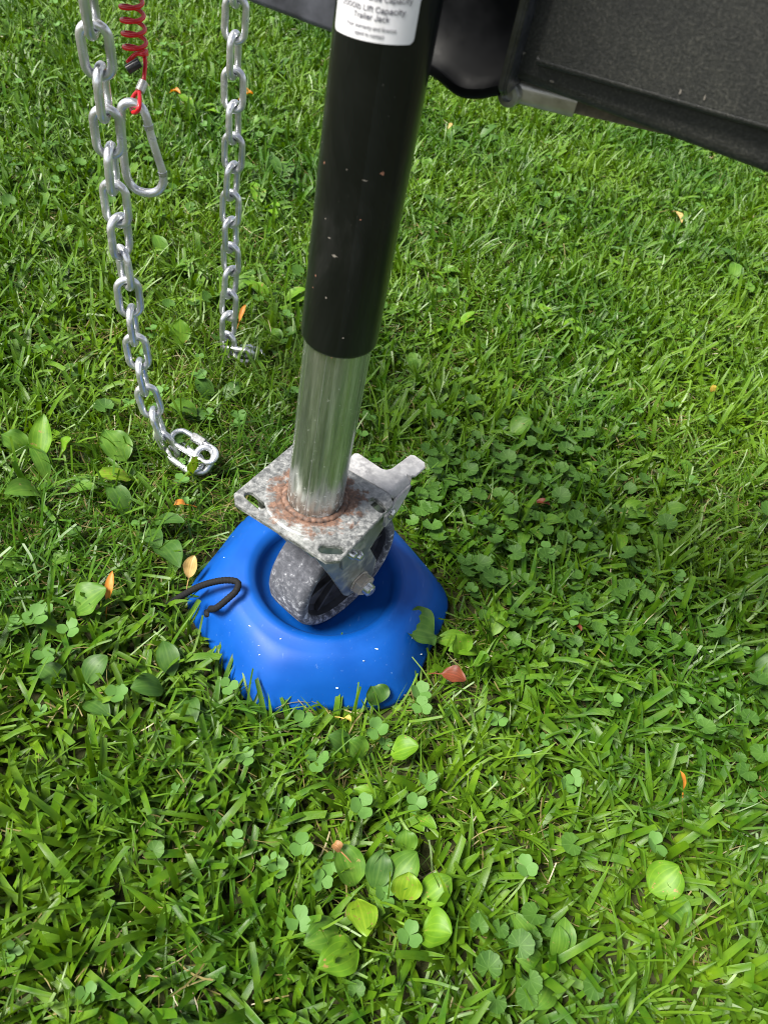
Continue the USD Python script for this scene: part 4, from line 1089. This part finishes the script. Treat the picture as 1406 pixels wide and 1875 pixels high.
for px, py, rad, w in ((830, 900, .06, .75), (900, 990, .07, .8), (1000, 900, .07, .6), (960, 1120, .06, .6), (1030, 1010, .06, .6), (1370, 1330, .05, .6), (960, 800, .08, .35), (930, 1780, .04, .5), (540, 600, .08, .3), (230, 340, .12, .3), (1080, 1200, .05, .4)):
    wi += w * near(Pi, px, py, rad)
Pi = Pi[(r5.random(len(Pi)) < wi) & (dock_gap(Pi) > .010)]
scatter('ground_ivy', 'creeping ground ivy with round scalloped leaves in the lawn right of the jack', 'ground ivy', ip, np.column_stack([Pi, np.zeros(len(Pi))]), r5.integers(0, 6, len(Pi)), r5.uniform(0, 6.28, len(Pi)), r5.uniform(0, 6.28, len(Pi)), np.abs(r5.normal(0, .2, len(Pi))), np.repeat(r5.uniform(.75, 1.2, (len(Pi), 1)), 3, 1))


def rosette(seed, mt=None):
    r = np.random.default_rng(seed); out = []
    for k in range(r.integers(3, 6)):
        a = r.uniform(0, 6.28); ln = r.uniform(.035, .065); d = np.array([math.cos(a), math.sin(a)])
        out.append(weed_leaf(d * .004, d * ln, r.uniform(.018, .030), 0, r.uniform(.018, .038), .014, r.uniform(0, .25), .02, r, rows=10, cols=7))
    return gather(out)


rp = [('weed_rosette', rosette(600 + k), ('weed_green', 'weed_dark', 'weed_bright', 'weed_green')[k % 4]) for k in range(8)]
Pr, r6 = spots(.095, 26, 4.2)
wr_ = np.full(len(Pr), .14) + .25 * near(Pr, 250, 200, .5) + .2 * near(Pr, 900, 600, .3) + .25 * near(Pr, 150, 1100, .1)
Pr = Pr[(r6.random(len(Pr)) < wr_) & (dock_gap(Pr) > .05)]
scatter('broadleaf_weeds', 'scattered broad-leaved weeds among the grass', 'weeds', rp, np.column_stack([Pr, np.zeros(len(Pr))]), r6.integers(0, 8, len(Pr)), r6.uniform(0, 6.28, len(Pr)), r6.uniform(0, 6.28, len(Pr)), np.abs(r6.normal(0, .12, len(Pr))), np.repeat(r6.uniform(.7, 1.1, (len(Pr), 1)), 3, 1))

# ------------------------------------------------------------------ single plants one can point to
lr = np.random.default_rng(31)
PLANTS = [
    ('large plantain rosette with ten broad leaves at the bottom centre of the lawn', (690, 1672), None, [
        ((656, 1638), (618, 1546), 52, 'weed_green', .10), ((681, 1645), (700, 1556), 46, 'weed_dark', .1), ((699, 1641), (763, 1562), 54, 'weed_green', 0), ((734, 1660), (748, 1598), 54, 'weed_yellow', .3),
        ((762, 1662), (826, 1610), 50, 'weed_bright', 0), ((649, 1638), (672, 1716), 54, 'weed_yellow', .35), ((634, 1704), (556, 1732), 64, 'weed_green', 0), ((666, 1735), (581, 1775), 66, 'weed_bright', .2),
        ((764, 1706), (826, 1712), 64, 'weed_bright', 0), ((738, 1575), (742, 1520), 40, 'weed_green', 0)]),
    ('pair of round bright green weed leaves, lower right of the lawn', (1190, 1645), None, [((1178, 1645), (1242, 1588), 62, 'weed_bright', .25), ((1196, 1648), (1258, 1700), 54, 'weed_green', .0)]),
    ('upright pale green weed at the left edge, beside the foot of the left chain', (64, 850), None, [((72, 860), (80, 758), 36, 'weed_bright', 1.2), ((60, 838), (2, 796), 46, 'weed_green', .2), ((110, 840), (130, 802), 26, 'weed_bright', .5)]),
    ('two-leaved plantain left of the quick link', (240, 865), None, [((238, 860), (192, 788), 52, 'weed_green', .1), ((252, 882), (174, 872), 34, 'weed_yellow', .2)]),
    ('single wide ribbed plantain leaf with an orange dead leaf beside it, left of the cord', (130, 1130), None, [((126, 1132), (194, 1078), 62, 'weed_green', .4)]),
    ('small yellow-green folded leaf standing in front of the end chain link', (352, 880), None, [((353, 878), (351, 838), 38, 'weed_yellow', .9)]),
    ('wide dark leaf lying over the right edge of the blue dock', (806, 1168), .030, [((806, 1168), (736, 1152), 78, 'weed_dark', .5)]),
    ('bright oval leaf beside the right edge of the blue dock, above the red leaf', (842, 1215), None, [((842, 1213), (834, 1162), 48, 'weed_bright', .6), ((860, 1222), (896, 1208), 30, 'weed_green', .2)]),
    ('dark pointed leaf overlapping the front edge of the blue dock', (694, 1296), .014, [((696, 1298), (680, 1256), 46, 'weed_dark', .8)]),
    ('two round plantain leaves in the grass just in front of the dock', (700, 1392), None, [((668, 1400), (638, 1358), 44, 'weed_green', .1), ((706, 1388), (766, 1368), 42, 'weed_bright', .1), ((640, 1385), (600, 1350), 40, 'weed_dark', .1)]),
    ('broad leaf lying behind the quick link', (340, 770), None, [((372, 768), (308, 744), 36, 'weed_green', .0)]),
    ('pale blunt leaf standing between the two chains', (331, 640), None, [((332, 642), (329, 584), 34, 'weed_bright', .9)]),
    ('round leaf on the right beyond the ground ivy, half shaded', (935, 808), None, [((928, 806), (972, 768), 36, 'weed_green', .3)]),
    ('dark broad leaf left of the dock, between the chain end and the cord', (310, 1005), None, [((285, 990), (330, 1040), 44, 'weed_dark', .0)]),
]
for label_, base_, zz_, leaves in PLANTS:
    t = thing('broadleaf_plant', label_, 'weed', ground_at(*base_))
    for (b, tp, wpx, mt, up) in leaves:
        zb, zt_ = (.018, .040 + .018 * up) if zz_ is None else (zz_, zz_ + .016)
        B, T = ground_at(*b, zb), ground_at(*tp, zt_)
        dep = (T - [0, 0, CAM_H]) @ RCAM[:, 2]
        v, f, u = weed_leaf(B, T, 1.10 * wpx * dep / F_PX, zb, zt_, .008 * (1 - .5 * up), lr.uniform(.05, .45), .045, lr, rows=20, cols=11, petiole=.16)
        if len(leaves) > 1:                                    # the stalk down to the crown of the plant
            G = ground_at(*base_); G[2] = 0
            mid = B * .45 + G * .55; mid[2] = zb * .6
            sv, sf = tube(smooth_path([G, mid, B + [0, 0, .001]], 8), .0013, 6)
            v, f, u = gather([(v, f, u), (sv, sf, np.tile([.5, .2], (len(sv), 1)))])
        part('leaf', (v, f), mt, t, smooth=True, uv=u)

CLOVERS = [('three-leaved clover sprig lowest of the two left of the dock cord', (118, 1165)), ('clover sprig nearest the left edge, left of the dock cord', (70, 1130)), ('clover sprig below the others left of the dock cord', (82, 1190)),
           ('largest clover sprig in the thin grass midway between dock and bottom plantain', (660, 1487)), ('clover sprig left of the largest clover, towards the dock', (570, 1418)), ('clover sprig left of the bottom plantain rosette', (545, 1556)),
           ('clover sprig lower left of the bottom plantain rosette', (545, 1690)), ('clover sprig against the front edge of the dock near the dark pointed leaf', (672, 1335)), ('clover sprig right of the dark pointed leaf at the dock front', (760, 1290)),
           ('pale clover sprig above the round leaf pair at lower right', (1168, 1538)), ('clover sprig left of the round leaf pair at lower right', (970, 1585)), ('clover sprig by the foot of the straight chain', (362, 695))]
for k, (label_, p) in enumerate(CLOVERS):
    r = np.random.default_rng(700 + k); o = ground_at(*p, .03); o[2] = 0
    t = thing('clover_sprig', label_, 'clover', o)
    ls, st = clover_bits(r, r.uniform(.034, .044), r.uniform(.0115, .0135))
    for v, f, u in ls:
        part('leaflet', (v + o, f), 'clover_leaf', t, smooth=True, uv=u)
    part('stalk', (st[0] + o, st[1]), 'clover_leaf', t, smooth=True, uv=st[2])

IVIES = [('round scalloped ivy leaf just right of the brake pedal', (765, 936), .024), ('scalloped ivy leaf above and right of the brake pedal tip', (805, 880), .020), ('scalloped ivy leaf topmost of the cluster right of the pedal', (985, 800), .021), ('ivy leaf in the middle of the cluster right of the jack', (880, 905), .021),
         ('ivy leaf at the lower end of the cluster right of the jack', (1032, 1120), .020), ('bright scalloped ivy leaf at lower middle, right of the bottom plantain', (903, 1776), .021), ('large ivy leaf at the right edge of the picture', (1388, 1374), .024), ('ivy leaf just above the large one at the right edge', (1350, 1348), .019),
         ('highest ivy leaf of the group at the right edge', (1362, 1312), .020), ('cupped ivy leaf left of the group at the right edge', (1277, 1336), .019), ('lowest ivy leaf of the group at the right edge', (1362, 1408), .021), ('ivy leaf left of the clover at lower right', (1036, 1532), .020), ('veined ivy leaf left of the left chain', (180, 765), .024)]
for k, (label_, p, sz) in enumerate(IVIES):
    r = np.random.default_rng(800 + k); o = ground_at(*p, .034); o[2] = 0
    t = thing('ivy_plant', label_, 'ground ivy', o)
    (v, f, u), st = ivy_bits(r, sz, r.uniform(.034, .044), r.uniform(-.1, .2))
    part('leaf', (v + o, f), 'ivy_leaf', t, smooth=True, uv=u)
    part('stalk', (st[0] + o, st[1]), 'ivy_leaf', t, smooth=True, uv=st[2])

FALLEN = [('red-brown fallen leaf lying in the grass right of the dock', (806, 1234), (852, 1247), 36, 'dry_red', .036, .040), ('tan fallen leaf leaning on the cord at the dock edge', (345, 1062), (356, 1018), 26, 'dry_tan', .030, .052),
          ('curled orange dead leaf beside the wide ribbed plantain leaf', (196, 1108), (206, 1046), 15, 'dry_orange', .030, .050), ('small bright orange leaf left of the mounting plate', (342, 924), (318, 926), 14, 'dry_orange', .034, .036),
          ('narrow orange dead leaf beside the foot of the straight chain', (437, 592), (450, 558), 9, 'dry_orange', .03, .05), ('yellow-orange leaf in the far grass right of the straight chain', (444, 176), (463, 172), 18, 'dry_orange', .03, .034),
          ('small orange leaf in the far grass between cable and straight chain', (312, 168), (330, 171), 12, 'dry_orange', .03, .034), ('pinkish tan leaf in the far grass below the trailer frame', (1234, 386), (1248, 408), 12, 'dry_tan', .03, .04),
          ('thin orange dead blade standing at the lower right', (1250, 1452), (1244, 1412), 10, 'dry_orange', .03, .05), ('red-brown curled leaf among the ivy right of the jack', (976, 922), (1006, 925), 14, 'dry_red', .026, .032),
          ('dark red leaf scrap among ivy at the centre right', (1046, 1142), (1064, 1156), 12, 'dry_red', .024, .03), ('brown dead leaf tip at the top of the bottom plantain rosette', (624, 1560), (608, 1548), 20, 'dry_brown', .05, .05),
          ('yellow dead leaf scrap just in front of the dock', (630, 1316), (642, 1322), 10, 'dry_yellow', .03, .034), ('tan dead leaf far behind the jack on the right', (818, 238), (828, 226), 8, 'dry_tan', .03, .04)]
for k, (label_, b, tp, wpx, mt, z0, z1) in enumerate(FALLEN):
    r = np.random.default_rng(900 + k)
    B, T = ground_at(*b, z0), ground_at(*tp, z1); dep = (T - [0, 0, CAM_H]) @ RCAM[:, 2]
    t = thing('fallen_leaf', label_, 'dead leaf', B)
    v, f, u = weed_leaf(B, T, wpx * dep / F_PX, z0, z1, .005, r.uniform(.25, .6), .05, r, rows=16, cols=9, petiole=.08)
    part('leaf_blade', (v, f), mt, t, smooth=True, uv=u)
    d = (B - T) / np.linalg.norm(B - T)
    part('leaf_stem', tube([B, B + d * .006 + [0, 0, -.002], B + d * .012 + [0, 0, -.006]], [.0006, .0006, .0004], 6), mt, t, smooth=True)
o = ground_at(1302, 718, .040)
bud = thing('flower_bud', 'small pale yellow flower bud in the grass at right, above the ivy', 'flower', o)
for k in range(7):
    a = k * .9; ex, ey, ez = basis(a, .9 - .1 * (k % 3))
    t_ = np.linspace(-1, 1, 9)
    v, f, u = disc_leaf(o, ex, ey, ez, np.stack([(.55 + .5 * np.cos(t_ * 2.2)), .35 * np.sin(t_ * 2.2)], -1) * .011, cup=.5)
    part('petal', (v, f), 'dry_yellow', bud, smooth=True, uv=u)
part('stalk', tube([o + [0, 0, -.04], o + [.001, 0, -.02], o], .0009, 6), 'weed_green', bud, smooth=True)
